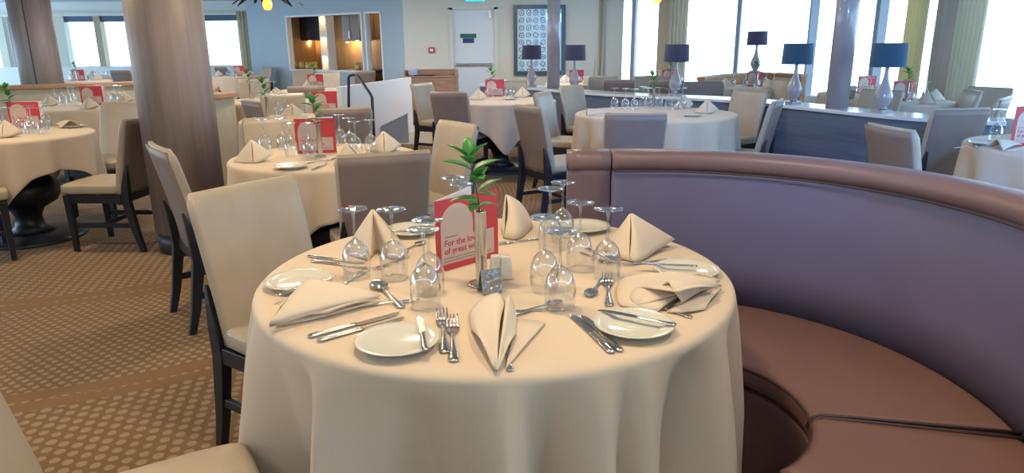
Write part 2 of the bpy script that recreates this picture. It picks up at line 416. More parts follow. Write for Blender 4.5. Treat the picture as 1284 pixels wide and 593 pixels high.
MB().box((w_ / 2, 0.215, 0.56), (w_ - 0.06, 0.01, 1.12)).obj('back_board', 'kwood', sh)
for z in (0.02, 0.32, 0.70): MB().box((w_ / 2, 0.11, z), (w_ - 0.06, 0.2, 0.025)).obj('shelf', 'white', sh)
lights = []
def point(p, e, col, r=0.05, typ='POINT', **kw):
    l = bpy.data.lights.new('lamp', typ); l.energy = e; l.color = col
    if typ == 'AREA': l.shape = 'DISK'; l.size = r
    else: l.shadow_soft_size = r
    o = bpy.data.objects.new('light', l); C.objects.link(o); o.location = p; return o
WARM = (1.0, 0.66, 0.30)
for px, z in ((388, 1.40), (436, 1.38), (448, 1.40)):
    p = kitchen_pt(px, 0.78); point((p.x, p.y, z), 5, WARM, 0.03)
    b = MB().lathe([(0.0, 0.0), (0.035, 0.005), (0.035, 0.02), (0, 0.02)], 12).obj('cabinet_light', 'bulb'); b.location = (p.x, p.y, z + 0.02)
    tag(b, 'small warm downlight under the kitchen cabinet, ' + {388: 'in the left opening', 436: 'left one in the middle opening', 448: 'right one in the middle opening'}[px], 'light', 'kitchen cabinet lights')
for z in (0.98 + .1, 1.36 + .1, 1.84):
    p = kl + KD * (w_ / 2) + KN * 0.10; point((p.x, p.y, z), 0.8, WARM, 0.02)
p = kitchen_pt(470, 0.6); point((p.x, p.y, 2.0), 3, WARM, 0.05)
a_, b_ = kitchen_pt(413, 0.5), kitchen_pt(452, 0.5)
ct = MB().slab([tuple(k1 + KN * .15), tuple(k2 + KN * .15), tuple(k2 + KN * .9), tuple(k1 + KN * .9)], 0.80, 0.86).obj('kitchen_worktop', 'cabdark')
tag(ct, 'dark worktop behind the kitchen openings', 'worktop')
for i, px in enumerate((368, 376, 384, 392, 418, 447)):
    p = kitchen_pt(px, 0.25); m = MB(); rr = random.Random(i)
    m.lathe([(0.0, 0.0), (0.05, 0.0), (0.07, 0.06), (0.05, 0.09), (0, 0.09)], 12)
    for k in range(9):
        a = rr.uniform(0, 6.28); q = rr.uniform(0, 0.06); m.lathe([(0, -0.02), (0.022, 0), (0, 0.022)], 7, (q * math.cos(a), q * math.sin(a), 0.10 + rr.uniform(0, 0.04)))
    o = m.obj('flower_bowl', 'food', None, True); o.location = (p.x, p.y, 0.86)
    tag(o, 'yellow-topped bowl on the kitchen worktop, ' + ORD[i] + ' of six', 'bowl', 'bowls on the kitchen worktop')

# far wall with the door
YF = 13.6
fx = lambda px: aty(px, 50, YF)[0]
dl, dr = fx(566), fx(622); ZD = 2.0
seg_wall('wall_far', (-1.98, YF), (dl, YF), 0, HC, 0.16, 'wall')
seg_wall('wall_far', (dr, YF), (2.1, YF), 0, HC, 0.16, 'wall'); seg_wall('wall_far', (dl, YF), (dr, YF), ZD, HC, 0.16, 'wall')
m = MB(); m.box((dl + .0, YF - .01, ZD / 2), (0.07, 0.06, ZD)); m.box((dr, YF - .01, ZD / 2), (0.07, 0.06, ZD)); m.box(((dl + dr) / 2, YF - .01, ZD), (dr - dl + .07, 0.06, 0.07))
struct(m.obj('trim_4', 'wall'))
door = thing('door_1', None, None, ((dl + dr) / 2, YF + 0.04, 0)); struct(door)
wd = dr - dl - 0.07
dlf = MB().box((0, 0, ZD / 2), (wd, 0.05, ZD - 0.04)).obj('door_leaf', 'doorp', door, bevel=0.004)
MB().box((0, -0.05, 0.98), (wd * 0.92, 0.05, 0.05)).obj('crash_bar', 'steel', dlf, bevel=0.01)
MB().box((wd / 2 - 0.07, -0.04, ZD - 0.12), (0.05, 0.05, 0.16)).obj('door_closer', 'steel', dlf, bevel=0.005)
s1 = MB().box((-0.10 + .0, -0.03, 1.50), (0.30, 0.01, 0.075)).obj('door_sign', 'sgreen', dlf)
s2 = MB().box((-0.10, -0.03, 1.415), (0.21, 0.01, 0.085)).obj('door_sign', 'sblue', dlf)
e = thing('exit_sign', 'glowing cyan exit sign box above the white door', 'sign', (fx(597), YF - 0.06, 2.10))
MB().box((0, 0, 0.1), (0.36, 0.07, 0.20)).obj('housing', 'white', e, bevel=0.005); MB().box((0, -0.038, 0.1), (0.34, 0.008, 0.18)).obj('lit_panel', 'exit', e)
al = thing('fire_alarm', 'small red fire alarm call point on the cream wall', 'alarm', (fx(541), YF - 0.03, 1.2))
MB().box((0, 0, 0.05), (0.11, 0.05, 0.10)).obj('housing', 'alarm', al, bevel=0.008); MB().box((0, -0.027, 0.05), (0.06, 0.006, 0.05)).obj('press_panel', 'white', al)
pl, pr = fx(644), fx(708.5); pz0, pz1 = aty(650, 94, YF)[2], aty(650, 6.5, YF)[2]
pc = thing('framed_picture', 'large framed blue and white rosette pattern picture on far wall', 'picture', ((pl + pr) / 2, YF - 0.04, pz0))
W = pr - pl; Hh = pz1 - pz0; m = MB()
for q in (-1, 1): m.box((q * (W / 2 - .035), 0, Hh / 2), (.07, .06, Hh))
m.box((0, 0, .035), (W - .14, .06, .07)); m.box((0, 0, Hh - .035), (W - .14, .06, .07)); m.obj('frame', 'frame', pc, bevel=0.006)
MB().box((0, 0.015, Hh / 2), (W - .13, .02, Hh - .13)).obj('print', 'picture', pc)

# right window wall
RA, RB, RC = Vector((1.9, YF)), Vector((4.7, 12.2)), Vector((7.3, -1.0))
def rp(px, py=60):
    h = hit(px, RA, RB, py)
    return h if h.x <= RB.x else hit(px, RB, RC, py)
seg_wall('wall_right', RA, RB, 0, 0.5, 0.2, 'white'); seg_wall('wall_right', RB, RC, 0, 0.5, 0.2, 'white')
seg_wall('wall_right', RA, RB, 2.2, HC, 0.2, 'white'); seg_wall('wall_right', RB, RC, 2.2, HC, 0.2, 'white')
def dirn(p): return ((RB - RA) if p.x < RB.x - .01 else (RC - RB)).normalized()
edges = [755]
for px, w, m in ((793, 0.07, 'mull'), (834, 0.30, 'tan'), (923.5, 0.07, 'mull'), (1012, 0.05, 'mull'), (1095, 0.09, 'mull')):
    p = rp(px); d = dirn(p); seg_wall('trim_5', p - d * w / 2, p + d * w / 2, 0.5, 2.2, 0.14, m)
pa, pb = rp(1168), rp(1212); seg_wall('trim_6', pa, pb, 0, HC, 0.14, 'pilaster')
for i, (a, b) in enumerate(((RA, RB), (RB, RC))):
    n = Vector((-(b - a).y, (b - a).x)).normalized() * 0.16
    seg_wall('window_%d' % (6 + i), a + n, b + n, 0.5, 2.2, 0.012, 'pane')
curtain(tuple(rp(733) - Vector((0.0, 0.12))), tuple(rp(757) - Vector((0, 0.12))), 0.05, 2.25, 'curtain', 'cream curtain in the far corner, left of the right windows', 5)
curtain(tuple(rp(841) - Vector((0.1, 0.2))), tuple(rp(864) - Vector((0.1, 0.2))), 0.05, 2.25, 'curtain', 'cream curtain beside the tan pillar between the windows', 5)
curtain(tuple(rp(1143) - Vector((0.18, 0.1))), tuple(rp(1170) - Vector((0.18, 0.1))), 0.05, 2.25, 'curtain_gold', 'golden curtain left of grey wood pillar', 6)
curtain(tuple(rp(1206) - Vector((0.18, 0.1))), tuple(rp(1243) - Vector((0.18, 0.1))), 0.05, 2.25, 'curtain', 'cream curtain right of the grey wood pillar', 7)

# ------------------------------------------------------------------ columns
def column(name, c, r, label, z0=0, base=True, m='column', seam=False):
    t = thing(name, label, 'column', (c[0], c[1], z0))
    MB().lathe([(r, 0.14 if base else 0.0), (r, HC - z0 - .002)], 48).obj('shaft', m, t, True)
    if base: MB().lathe([(r - 0.012, 0), (r - 0.012, 0.142)], 48).obj('kick_plate', 'kick', t, True)
    if seam: MB().box((r * .3, -r * .955, (HC - z0) / 2), (0.012, 0.012, HC - z0 - .01)).obj('seam_strip', 'kick', t)
    return t
column('column', (-2.215, 4.72), 0.235, 'large round wood-veneer column with dark base beside the left chairs')
column('column', (-6.35, 9.75), 0.25, 'round grey-brown column behind the low partition at far left', seam=True)

# ------------------------------------------------------------------ dining chair
def ring(hw, y0, y1, z, r=0.018, lean=0.0, bow=0.0):
    pts = []
    ym = (y0 + y1) / 2
    n = 6
    for i in range(n + 1):
        x = -hw + r + (2 * hw - 2 * r) * i / n; pts.append((x, y0 + bow * (x / hw) ** 2, z))
    pts.append((hw - r * .3, y0 + r * .3 + bow, z)); pts.append((hw, ym + bow, z)); pts.append((hw - r * .3, y1 - r * .3 + bow, z))
    for i in range(n, -1, -1):
        x = -hw + r + (2 * hw - 2 * r) * i / n; pts.append((x, y1 + bow * (x / hw) ** 2, z))
    pts.append((-hw + r * .3, y1 - r * .3 + bow, z)); pts.append((-hw, ym + bow, z)); pts.append((-hw + r * .3, y0 + r * .3 + bow, z))
    return pts
def back_y(z):
    t = max(0, (z - 0.40) / 0.5); return -0.185 - 0.105 * t ** 1.25
def make_chair():
    t = thing('dining_chair', None, 'chair')
    m = MB()
    secs = []
    for z, k in ((0.395, 0.975), (0.41, 1.0), (0.445, 1.0), (0.462, 0.985), (0.472, 0.94)):
        secs.append([(x * k * (1.0 if y > 0 else 0.95), 0.018 + y * k, z) for x, y in
            [(-.225, -.10), (-.225, 0), (-.225, .10), (-.222, .19), (-.205, .208), (-.1, .215), (0, .217), (.1, .215), (.205, .208), (.222, .19), (.225, .10), (.225, 0), (.225, -.10), (.222, -.18), (.2, -.205), (0, -.205), (-.2, -.205), (-.222, -.18)]])
    m.loft(secs).obj('seat', 'cream', t, True, sub=1)
    m = MB(); secs = []
    for i in range(13):
        z = 0.40 + 0.50 * i / 12; y = back_y(z); hw = 0.198 + 0.016 * i / 12; th = 0.052 - 0.012 * i / 12
        if i == 12: hw -= 0.012; th -= 0.02
        if i == 11.5: pass
        secs.append(ring(hw, y - th / 2, y + th / 2, z, 0.016, 0, 0.014))
    m.loft(secs).obj('backrest', 'cream', t, True)
    m = MB(); rows = []; 
    secs = []
    for i in range(13):
        z = 0.385 + 0.503 * i / 12; y = back_y(z) - (0.052 - 0.012 * i / 12) / 2 - 0.003; hw = 0.186 + 0.016 * i / 12
        secs.append(ring(hw, y - 0.004, y + 0.008, z, 0.006, 0, 0.013))
    m.loft(secs).obj('back_panel', 'taupe', t, True)
    for q in (-1, 1):
        MB().loft([[(q * .195 + a * w / 2, .185 + b * w / 2, z) for a, b in ((-1, -1), (1, -1), (1, 1), (-1, 1))] for z, w in ((0, .030), (.22, .038), (.395, .046))]).obj('leg', 'legs', t, bevel=.003)
    for q in (-1, 1):
        secs = []
        for z, y, w, d in ((0, -.285, .030, .034), (.12, -.255, .034, .042), (.36, -.215, .040, .056), (.46, -.226, .040, .044), (.54, -.240, .030, .026), (.60, -.256, .010, .012)):
            secs.append([(q * .192 + a * w / 2, y + b * d / 2, z) for a, b in ((-1, -1), (1, -1), (1, 1), (-1, 1))])
        MB().loft(secs).obj('leg', 'legs', t, bevel=.003)
    m = MB()
    for q in (-1, 1): m.box((q * .197, -.005, .368), (.026, .36, .056))
    m.box((0, .19, .368), (.37, .026, .056)); m.box((0, -.205, .368), (.37, .026, .056))
    m.obj('apron', 'legs', t, bevel=.003)
    for q in (-1, 1): MB().box((q * .193, -.03, .185), (.020, .43, .032)).obj('stretcher', 'legs', t, bevel=.003)
    MB().box((0, -.02, .185), (.38, .020, .028)).obj('stretcher', 'legs', t, bevel=.003)
    return t
chair = Proto(make_chair)
def put_chair(top, f, label, group, back=0.29, sc=1.0):
    f = Vector(f).normalized(); c = Vector(top[:2]) + f * back
    return chair((c.x, c.y, 0), face_rz(f), label, group, sc)
GC = {1: 'chairs at the front table', 2: 'chairs at the table behind the front table', 3: 'chairs at the table left of the column', 5: 'chairs around the table before the white door',
      6: 'chairs around the table behind the booth', 7: 'chairs at the right edge table', 8: 'chairs along the aisle left of the white railing', 9: 'far chairs by the windows'}
CH = [
 ((-.92, 2.35), (.82, -.57), 'cream leather dining chair at left of the front table, its front face showing', 1),
 ((-.98, 1.03), (.88, .47), 'cream dining chair cut off at the bottom left corner, seat against front tablecloth', 1),
 ((-1.68, 3.32), (.79, .61), 'dining chair seen edge-on from behind in front of the big wooden column', 2),
 ((-.55, 3.03), (-.33, .94), 'taupe-backed dining chair directly behind the front table, back to camera', 2),
 ((-.31, 4.25), (-.8, -.6), 'tilted cream-fronted dining chair beyond the red menu on the front table', 2),
 ((-1.55, 4.66), (.35, -.94), 'tan-fronted dining chair behind the glasses of the second table, facing camera', 2),
 ((-2.5, 4.80), (-1, .05), 'dining chair in profile just left of the big wooden column, dark legs showing', 3),
 ((-3.3, 6.07), (-.25, -.97), 'dining chair behind the left table, partly hidden by the profile chair', 3),
 ((-3.78, 4.28), (.75, .66), 'dining chair at the left picture edge, only seat and dark legs showing', 3),
 ((-1.10, 8.75), (.85, -.5), 'pale-fronted dining chair beside the wooden host stand', 5),
 ((-.62, 7.05), (.35, .93), 'taupe-backed dining chair before the white door table, its back to camera', 5),
 ((0.0, 9.15), (0, -1), 'grey dining chair behind glasses at far side of the table before the door', 5),
 ((.12, 5.36), (.87, .49), 'tall taupe-backed dining chair in the middle, dark legs in full view', 6),
 ((.29, 6.88), (.92, -.4), 'pale-fronted dining chair just behind the tall taupe-backed one in the middle', 6),
 ((.66, 8.0), (.75, -.66), 'dining chair standing against the lamp counter, left of table behind booth', 6),
 ((.83, 4.70), (.08, 1), 'square grey dining chair back standing directly behind the booth top', 6),
 ((2.36, 7.0), (-.85, -.52), 'grey dining chair front facing left, at the right of table behind the booth', 6),
 ((2.15, 5.70), (-.85, .5), 'blue-grey dining chair seen from behind, leaning right in front of lamp counter', 6),
 ((2.06, 3.85), (1, .12), 'rounded blue-grey dining chair back just above the booth at right', 7),
 ((3.10, 4.86), (-.08, 1), 'square blue-grey dining chair back between right edge table and lamp counter', 7),
]
for top, f, lb, g in CH: put_chair(top, f, lb, GC[g])
AISLE = [
 (at(431, 135, .9), (-.28, .96), 'taupe chair back before the black handrail, nearest of the aisle chairs'),
 (at(314, 126, .9), (.74, .67), 'small brown chair back with pale edge beside the rounded partition end'),
 (at(354, 117, .9), (.25, -.97), 'tan chair facing camera behind vase and glasses of the nearest aisle table'),
 (at(318, 99, .9), (.15, -1), 'tan chair facing camera behind the second aisle table'),
 (at(383, 108, .9), (-.15, 1), 'taupe chair back standing in front of the third aisle table and its red menu'),
 (at(411, 90.5, .9), (.1, -1), 'grey-green wide chair behind the third aisle table'),
 (at(458, 89, .9), (-.6, .8), 'tan chair with pale side in front of the right kitchen opening'),
 (at(276, 84, .9), (.5, .86), 'dark chair back right of the big column, near left window'),
 (at(335, 84, .9), (-.6, -.8), 'pale chair near the left curtain and red menu'),
 (at(381, 88, .9), (.0, -1), 'chair farthest along the aisle, below the left kitchen opening'),
]
for p, f, lb in AISLE: put_chair(p, f, lb, GC[8])

# ------------------------------------------------------------------ tables and cloths
def cloth_mesh(c, R, a, rot, zt, seed, amp, nseg=192, nv=18, lim=None, folds=None):
    rr = random.Random(seed); ph = [rr.uniform(0, 6.28) for _ in range(4)]
    if not isinstance(folds, list):
        nodes = []; a_ = rr.uniform(0, 12); sg = 1
        while a_ < 352: nodes.append((a_, sg * rr.uniform(.6, 1.0))); sg = -sg; a_ += rr.uniform(9, 17)
        folds = nodes
    folds = sorted((q % 360, o) for q, o in folds)
    def fold(th):
        q = math.degrees(th) % 360
        for i in range(len(folds)):
            q0, o0 = folds[i]; q1, o1 = folds[(i + 1) % len(folds)]
            if i == len(folds) - 1: q1 += 360
            for qq in (q, q + 360):
                if q0 <= qq < q1:
                    t = (qq - q0) / (q1 - q0); t = t * t * (3 - 2 * t) * .6 + .4 * t
                    return o0 + (o1 - o0) * t
        return 0
    def drop(th):
        f = th - rot; d = a / max(abs(math.cos(f)), abs(math.sin(f))) - R
        d = min(d, zt - 0.014 + 0.0)
        if lim:
            l = lim(th)
            if l is not None: d = min(d, l)
        return d
    ds = [drop(2 * PI * k / nseg) for k in range(nseg)]
    sm = [(ds[k - 2] + ds[k - 1] + 2 * ds[k] + ds[(k + 1) % nseg] + ds[(k + 2) % nseg]) / 6 for k in range(nseg)]
    rows = []
    for r in (0.001, R * .3, R * .6, R * .85, R * .97):
        rows.append([(r * math.cos(2 * PI * k / nseg), r * math.sin(2 * PI * k / nseg), zt) for k in range(nseg)])
    for q in (0.3, 0.65, 1.0):
        an = q * PI / 2; r = R - .006 + .018 * math.sin(an); z = zt - .018 * (1 - math.cos(an))
        rows.append([(r * math.cos(2 * PI * k / nseg), r * math.sin(2 * PI * k / nseg), z) for k in range(nseg)])
    for j in range(1, nv + 1):
        s = j / nv; row = []
        for k in range(nseg):
            th = 2 * PI * k / nseg; d = max(sm[k] - .018, .02)
            wv = fold(th)
            kk = min(1.0, s * d / .30)
            r = R + .012 + .035 * s * d + amp * (wv - .3) * kk ** .75
            row.append((r * math.cos(th), r * math.sin(th), zt - .018 - s * d))
        rows.append(row)
    m = MB(); m.grid(rows, True)
    return m
def tabletop_parts(t, R, zt):
    MB().lathe([(R - .03, zt - .045), (R - .01, zt - .035), (R - .01, zt - .008), (R - .02, zt - .004)], 48).obj('tabletop', 'kick', t, True)
    MB().lathe([(.05, .56), (.06, .50), (.15, .47), (.225, .40), (.235, .33), (.20, .27), (.11, .22), (.085, .16), (.095, .09), (.16, .05)], 28).obj('pedestal', 'legs', t, True)
    MB().lathe([(.06, .56), (.10, .62), (.12, zt - .05)], 20).obj('pedestal_neck', 'legs', t, True)
    MB().lathe([(.36, 0), (.36, .015), (.33, .03), (.12, .05)], 40).obj('base_plate', 'kick', t, True)
ZT = 0.755
TABLES = {}
def table(key, c, R, a, rot, seed, amp, tl, cl, lim=None, nseg=128, folds=None):
    t = thing('round_table', tl, 'table', (c[0], c[1], 0), 0, 'round dining tables'); tabletop_parts(t, R, ZT)
    o = cloth_mesh(c, R, a, rot, ZT + .004, seed, amp, nseg, 14, lim, folds).obj('tablecloth', 'cloth', None, True, thick=0.003)
    o.location = (c[0], c[1], 0); tag(o, cl, 'tablecloth', 'linen tablecloths'); TABLES[key] = (c, R)
ZC = ZT + .0062
T1 = (-.045, 1.79)
def lim1(th):
    x, y = T1[0] + .66 * math.cos(th), T1[1] + .66 * math.sin(th)
    d = math.hypot(x - .40, y - 1.62)
    if (d > .29 and x > .40) or (y > 1.90 and x > .12): return .25
    # over the seat of the chair at the left
    a = math.degrees(th) % 360
    if 118 < a < 172: return .26
    return None
table(1, T1, .605, .605 + .64, math.radians(8), 3, .105, 'large round table in front, hidden under its cream cloth', 'long cream tablecloth falling to the floor on the large front table', lim1, 288, [(a - 91, o) for a, o in ((-100, 0), (-78, .8), (-66, -.6), (-61, .9), (-48, -.3), (-38, -.5), (-32, .8), (-22, -.1), (-13, -1.0), (-4, -.4), (4, .9), (12, -.9), (22, .7), (27, -.3), (31, .6), (43, -.8), (50, -.1), (55, .8), (66, -.5), (76, .6), (95, 0), (180, 0))])
table(2, (-1.03, 3.87), .50, .50 + .24, math.radians(28), 5, .045, 'round pedestal table behind the front table, left of centre', 'cream tablecloth with peaked hem on the table behind the front one')
table(3, (-3.55, 5.02), .50, .50 + .22, math.radians(62), 8, .045, 'round table with black bulbous pedestal at the left edge', 'cream tablecloth with hanging corner on the left edge table')
table(4, (-4.55, 7.45), .58, .58 + .24, math.radians(10), 9, .02, 'round table in front of the low wood-capped partition', 'cream tablecloth on the table before the wood-capped partition')
table(5, (-.12, 7.75), .60, .60 + .22, math.radians(52), 10, .04, 'round dark-based table in front of the white door', 'cream tablecloth with pointed corners on the table before the white door')
table(6, (1.25, 6.15), .68, .68 + .40, math.radians(30), 12, .06, 'round table behind the booth, under hanging cloth', 'pale tablecloth in deep folds on the table behind the booth', None, 160)
table(7, (3.27, 3.95), .60, .60 + .42, math.radians(40), 14, .05, 'round table at the right picture edge', 'pale tablecloth on the table cut off by the right edge')
table(8, (-1.76, 5.93), .48, .52 + .22, math.radians(12), 15, .02, 'nearest aisle table left of the railing', 'cream tablecloth on the nearest aisle table, mostly hidden by chairs')
table(9, (-2.72, 8.05), .50, .50 + .22, math.radians(30), 16, .02, 'second aisle table beside the rounded partition end', 'cream tablecloth on the second aisle table beside partition')
table(10, (-2.62, 9.75), .62, .62 + .22, math.radians(15), 17, .02, 'third aisle table, crowded with glasses, before the kitchen openings', 'cream tablecloth on the third aisle table below the kitchen')

# ------------------------------------------------------------------ curved booth
BC = (.40, 1.62)
def booth_path(r, a0, a1, straight):
    pts = []
    if straight is not None:
        x0, x1 = straight; n = max(2, int(abs(x1 - x0) / .04))
        for i in range(n): pts.append((x0 + (x1 - x0) * i / n, BC[1] + r))
    if a1 is None: return pts + [(straight[1], BC[1] + r)]
    n = int(abs(a1 - a0) / 3) + 1
    for i in range(n + 1):
        a = math.radians(a0 + (a1 - a0) * i / n); pts.append((BC[0] + r * math.cos(a), BC[1] + r * math.sin(a)))
    return pts
def sweep(prof, a0, a1, straight):        # prof: closed ring of (radius, z)
    m = MB(); paths = [booth_path(r, a0, a1, straight) for r, z in prof]; n = len(paths[0]); secs = []
    for i in range(n): secs.append([(paths[k][i][0], paths[k][i][1], prof[k][1]) for k in range(len(prof))])
    return m.loft(secs)
def rring(r0, r1, z0, z1, q=.02, n=4, corners=(1, 1, 1, 1), crown=0.0):
    out = []
    for ci, (cr, cz, s) in enumerate(((r1 - q, z1 - q, 0), (r0 + q, z1 - q, 90), (r0 + q, z0 + q, 180), (r1 - q, z0 + q, 270))):
        for k in range(n + 1):
            a = math.radians(s + 90 * k / n); out.append((cr + q * math.cos(a), cz + q * math.sin(a)))
    return out
bo = thing('curved_booth', 'curved brown leather booth wrapping the right side of the front table', 'booth', (0, 0, 0))
AEND = -58
SEAM_A = -13
for a0, a1, st in ((90, SEAM_A + .9, (.20, .40)), (SEAM_A - .9, AEND, None)):
    sweep(rring(.335, .805, .385, .465, .03), a0, a1, st).obj('seat_cushion', 'booth', bo, True)
sweep(rring(.345, .87, .0, .375, .008), 90, AEND, (.20, .40)).obj('seat_base', 'booth', bo, True)
# back: slight outward lean
def back_ring(inset=0.0):
    return [(.800, .455), (.805, .6), (.812, .80), (.818, .90), (.815, .925)] + [(.90, .925), (.905, .80), (.905, .3), (.885, .0), (.872, .0), (.875, .45)]
sweep(back_ring(), 90, AEND, (.353, .40)).obj('back_cushion', 'booth_back', bo, True)['label'] = 'curved back cushion tinted by blue glare'
sweep(back_ring(), 90, None, (.20, .347)).obj('back_cushion', 'booth_end', bo, True)
sweep(rring(.802, .915, .915, .985, .03), 90, AEND, (.353, .40)).obj('top_rail', 'booth_rail', bo, True)
sweep(rring(.802, .915, .915, .985, .03), 90, None, (.20, .347)).obj('top_rail', 'booth_rail', bo, True)
def pip(r, z, a0, a1, st, w=.004): MB().tube([(x, y, z) for x, y in booth_path(r, a0, a1, st)], w, 6).obj('piping', 'piping', bo, True)
pip(.806, .918, 90, AEND, (.356, .40), .0035)
for da in (1.0, -1.0):
    ca, sa = math.cos(math.radians(SEAM_A + da)), math.sin(math.radians(SEAM_A + da))
    MB().tube([(BC[0] + q * ca, BC[1] + q * sa, z) for q, z in ((.334, .43), (.340, .452), (.358, .464), (.45, .4655), (.65, .4655), (.80, .4655))], .0045, 6).obj('piping', 'piping', bo, True)
pip(.338, .448, 90, SEAM_A + 1, (.20, .40)); pip(.338, .448, SEAM_A - 1, AEND, None)

# ------------------------------------------------------------------ table ware
def make_glass():
    t = thing('wine_glass', None, 'glass')
    p = [(.0325, 0), (.0345, .012), (.0365, .030), (.0368, .045), (.0345, .065), (.0285, .083), (.018, .096), (.008, .1025), (.004, .106)]
    MB().shell(p + [(r - .0012 if r > .006 else r * .6, z - .0002 - (.001 if r < .03 else 0)) for r, z in reversed(p)], 28).obj('bowl', 'glass', t, True)
    MB().lathe([(.006, .101), (.0042, .110), (.0036, .125), (.0036, .155), (.0045, .172), (.009, .180)], 12).obj('stem', 'glass_foot', t, True)
    MB().lathe([(.008, .178), (.022, .1815), (.0365, .1835), (.0375, .185), (.036, .1862), (0.0, .1868)], 28).obj('foot', 'glass_foot', t, True)
    return t
glass_p = Proto(make_glass)
def make_plate():
    o = MB().lathe([(0, .004), (.045, .004), (.047, .0), (.050, .0), (.051, .004), (.066, .010), (.084, .0155), (.0855, .0175), (.084, .0185), (.068, .0135), (.056, .0085), (.052, .0075), (0, .007)], 48).obj('side_plate', 'china', None, True)
    return tag(o, None, 'plate')
plate_p = Proto(make_plate)
def ell(x, hw, ht, z, n=10): return [(x, hw * math.cos(2 * PI * k / n), z + ht * math.sin(2 * PI * k / n)) for k in range(n)]
HANDLE = [(0, .0025, .001, .003), (.003, .0085, .002, .003), (.012, .0098, .0024, .003), (.035, .0078, .0024, .0032), (.065, .0048, .0024, .004), (.09, .0036, .0024, .0052), (.108, .0036, .0022, .0062), (.118, .0045, .0018, .0062)]
def make_knife():
    t = thing('table_knife', None, 'knife')
    MB().loft([ell(*a) for a in [(0, .002, .001, .004), (.003, .008, .003, .004), (.012, .0092, .0036, .004), (.06, .0072, .0036, .004), (.10, .0062, .0034, .004), (.106, .0068, .003, .004)]]).obj('handle', 'steel', t, True)
    MB().loft([[(x, y0, .0028), (x, y1, .0028), (x, y1, .0036), (x, y0, .0052)] for x, y0, y1 in ((.104, -.005, .005), (.115, -.0095, .0055), (.15, -.0105, .006), (.185, -.0095, .0062), (.20, -.006, .0062), (.212, .002, .0055), (.215, .0045, .005))]).obj('blade', 'steel', t)
    return t
def make_fork():
    t = thing('table_fork', None, 'fork')
    MB().loft([ell(*a) for a in HANDLE]).obj('handle', 'steel', t, True)
    m = MB()
    m.loft([ell(x, w, h, z) for x, w, h, z in ((.116, .0045, .0018, .0062), (.124, .009, .0014, .0050), (.134, .0120, .0013, .0040), (.148, .0125, .0012, .0040))])
    for k in range(4):
        y = -.0098 + .00653 * k
        m.loft([[(x, y - w, z - .0011), (x, y + w, z - .0011), (x, y + w, z + .0011), (x, y - w, z + .0011)] for x, w, z in ((.145, .0022, .0040), (.165, .0019, .0052), (.185, .0016, .0074), (.196, .0008, .0096))])
    m.obj('tines', 'steel', t, True)
    return t
def make_spoon():
    t = thing('dessert_spoon', None, 'spoon')
    MB().loft([ell(*a) for a in HANDLE]).obj('handle', 'steel', t, True)
    m = MB(); rows = []
    N = 20
    for k, q in enumerate((0.0, .3, .55, .75, .9, 1.0)):
        rows.append([(.147 + .031 * q * math.cos(2 * PI * i / N), .019 * q * math.sin(2 * PI * i / N) * (1 + .12 * math.cos(2 * PI * i / N) * -1), .0085 - .0075 * (1 - q * q)) for i in range(N)])
    for q in (1.0, .75, .3, 0):
        rows.append([(.147 + .031 * q * math.cos(2 * PI * i / N), .019 * q * math.sin(2 * PI * i / N) * (1 - .12 * math.cos(2 * PI * i / N)), .0072 - .0072 * (1 - q * q)) for i in range(N)])
    m.grid(rows, True).obj('spoon_bowl', 'steel', t, True)
    return t
knife_p, fork_p, spoon_p = Proto(make_knife), Proto(make_fork), Proto(make_spoon)
GW = 'cutlery on the front table'
def lay(proto, length, p0, p1, z, label, group=GW, tilt=0.0):
    a, b = at(p0[0], p0[1], z), at(p1[0], p1[1], z); d = b - a
    o = proto((a.x, a.y, z), math.atan2(d.y, d.x), label, group, max(.75, min(1.15, d.length / length)))
    if tilt: o.rotation_euler = (0, -tilt, math.atan2(d.y, d.x))
    return o
KL, FL, SL = .215, .196, .178
# front table glasses (foot pixel gives the spot)
ga = 'upside-down wine glasses on the front table'
for (fx_, fy_), lb in (((442, 261), 'clear upside-down wine glass left of the cone napkin, leftmost on the front table'),
        ((490, 262), 'clear upside-down wine glass just right of the cone napkin behind it, front table'),
        ((536, 275), 'rear glass of the overlapping pair left of the red menu'),
        ((530, 287), 'nearer glass of the overlapping pair left of the red menu'),
        ((568, 222), 'wine glass mostly hidden behind the red menu, farther and left of two'),
        ((577, 230), 'wine glass mostly hidden behind the red menu, nearer and right of two'),
        ((690, 236), 'upside-down wine glass at the back of the table, left of the rear pair'),
        ((706, 228), 'farthest upside-down wine glass at the back, right of the rear pair'),
        ((728, 253), 'upside-down wine glass before the rear side plate, second from right'),
        ((763, 261), 'rightmost upside-down wine glass, beside the pale pyramid napkin'),
        ((683, 272), 'farther glass of the near right pair, right of the salt and pepper'),
        ((703, 289), 'nearest glass of the right group, above the crossed forks')):
    p = at(fx_, fy_, ZC + .186); glass_p((p.x, p.y, ZC), rnd.uniform(0, 6), lb, ga)
gp = 'side plates on the front table'
for (px, py), lb in (((498, 427), 'white side plate nearest the camera with short knife across its right'), ((795, 407), 'white side plate at near right with knife lying across it'),
        ((861, 338), 'white side plate at the far right rim of the front table'), ((732, 284), 'white side plate at the back beneath the booth seam'),
        ((375, 352), 'white side plate at left, tucked behind the flat folded napkin'), ((516, 288), 'white side plate at the back behind the left cone napkin')):
    p = at(px, py, ZC + .012); plate_p((p.x, p.y, ZC), 0, lb, gp)
zk = ZC
zpl = ZC + .0178
lay(knife_p, KL, (386, 424), (503, 393), zk, 'farther knife of the pair left of the nearest plate')
lay(knife_p, KL, (398, 429), (509, 399), zk, 'nearer knife of the pair left of the nearest plate')
lay(fork_p, FL, (558, 444), (554, 391), zk, 'left fork of the pair right of the nearest plate')
lay(fork_p, FL, (569, 455), (567, 397), zk, 'right fork of the pair right of the nearest plate')
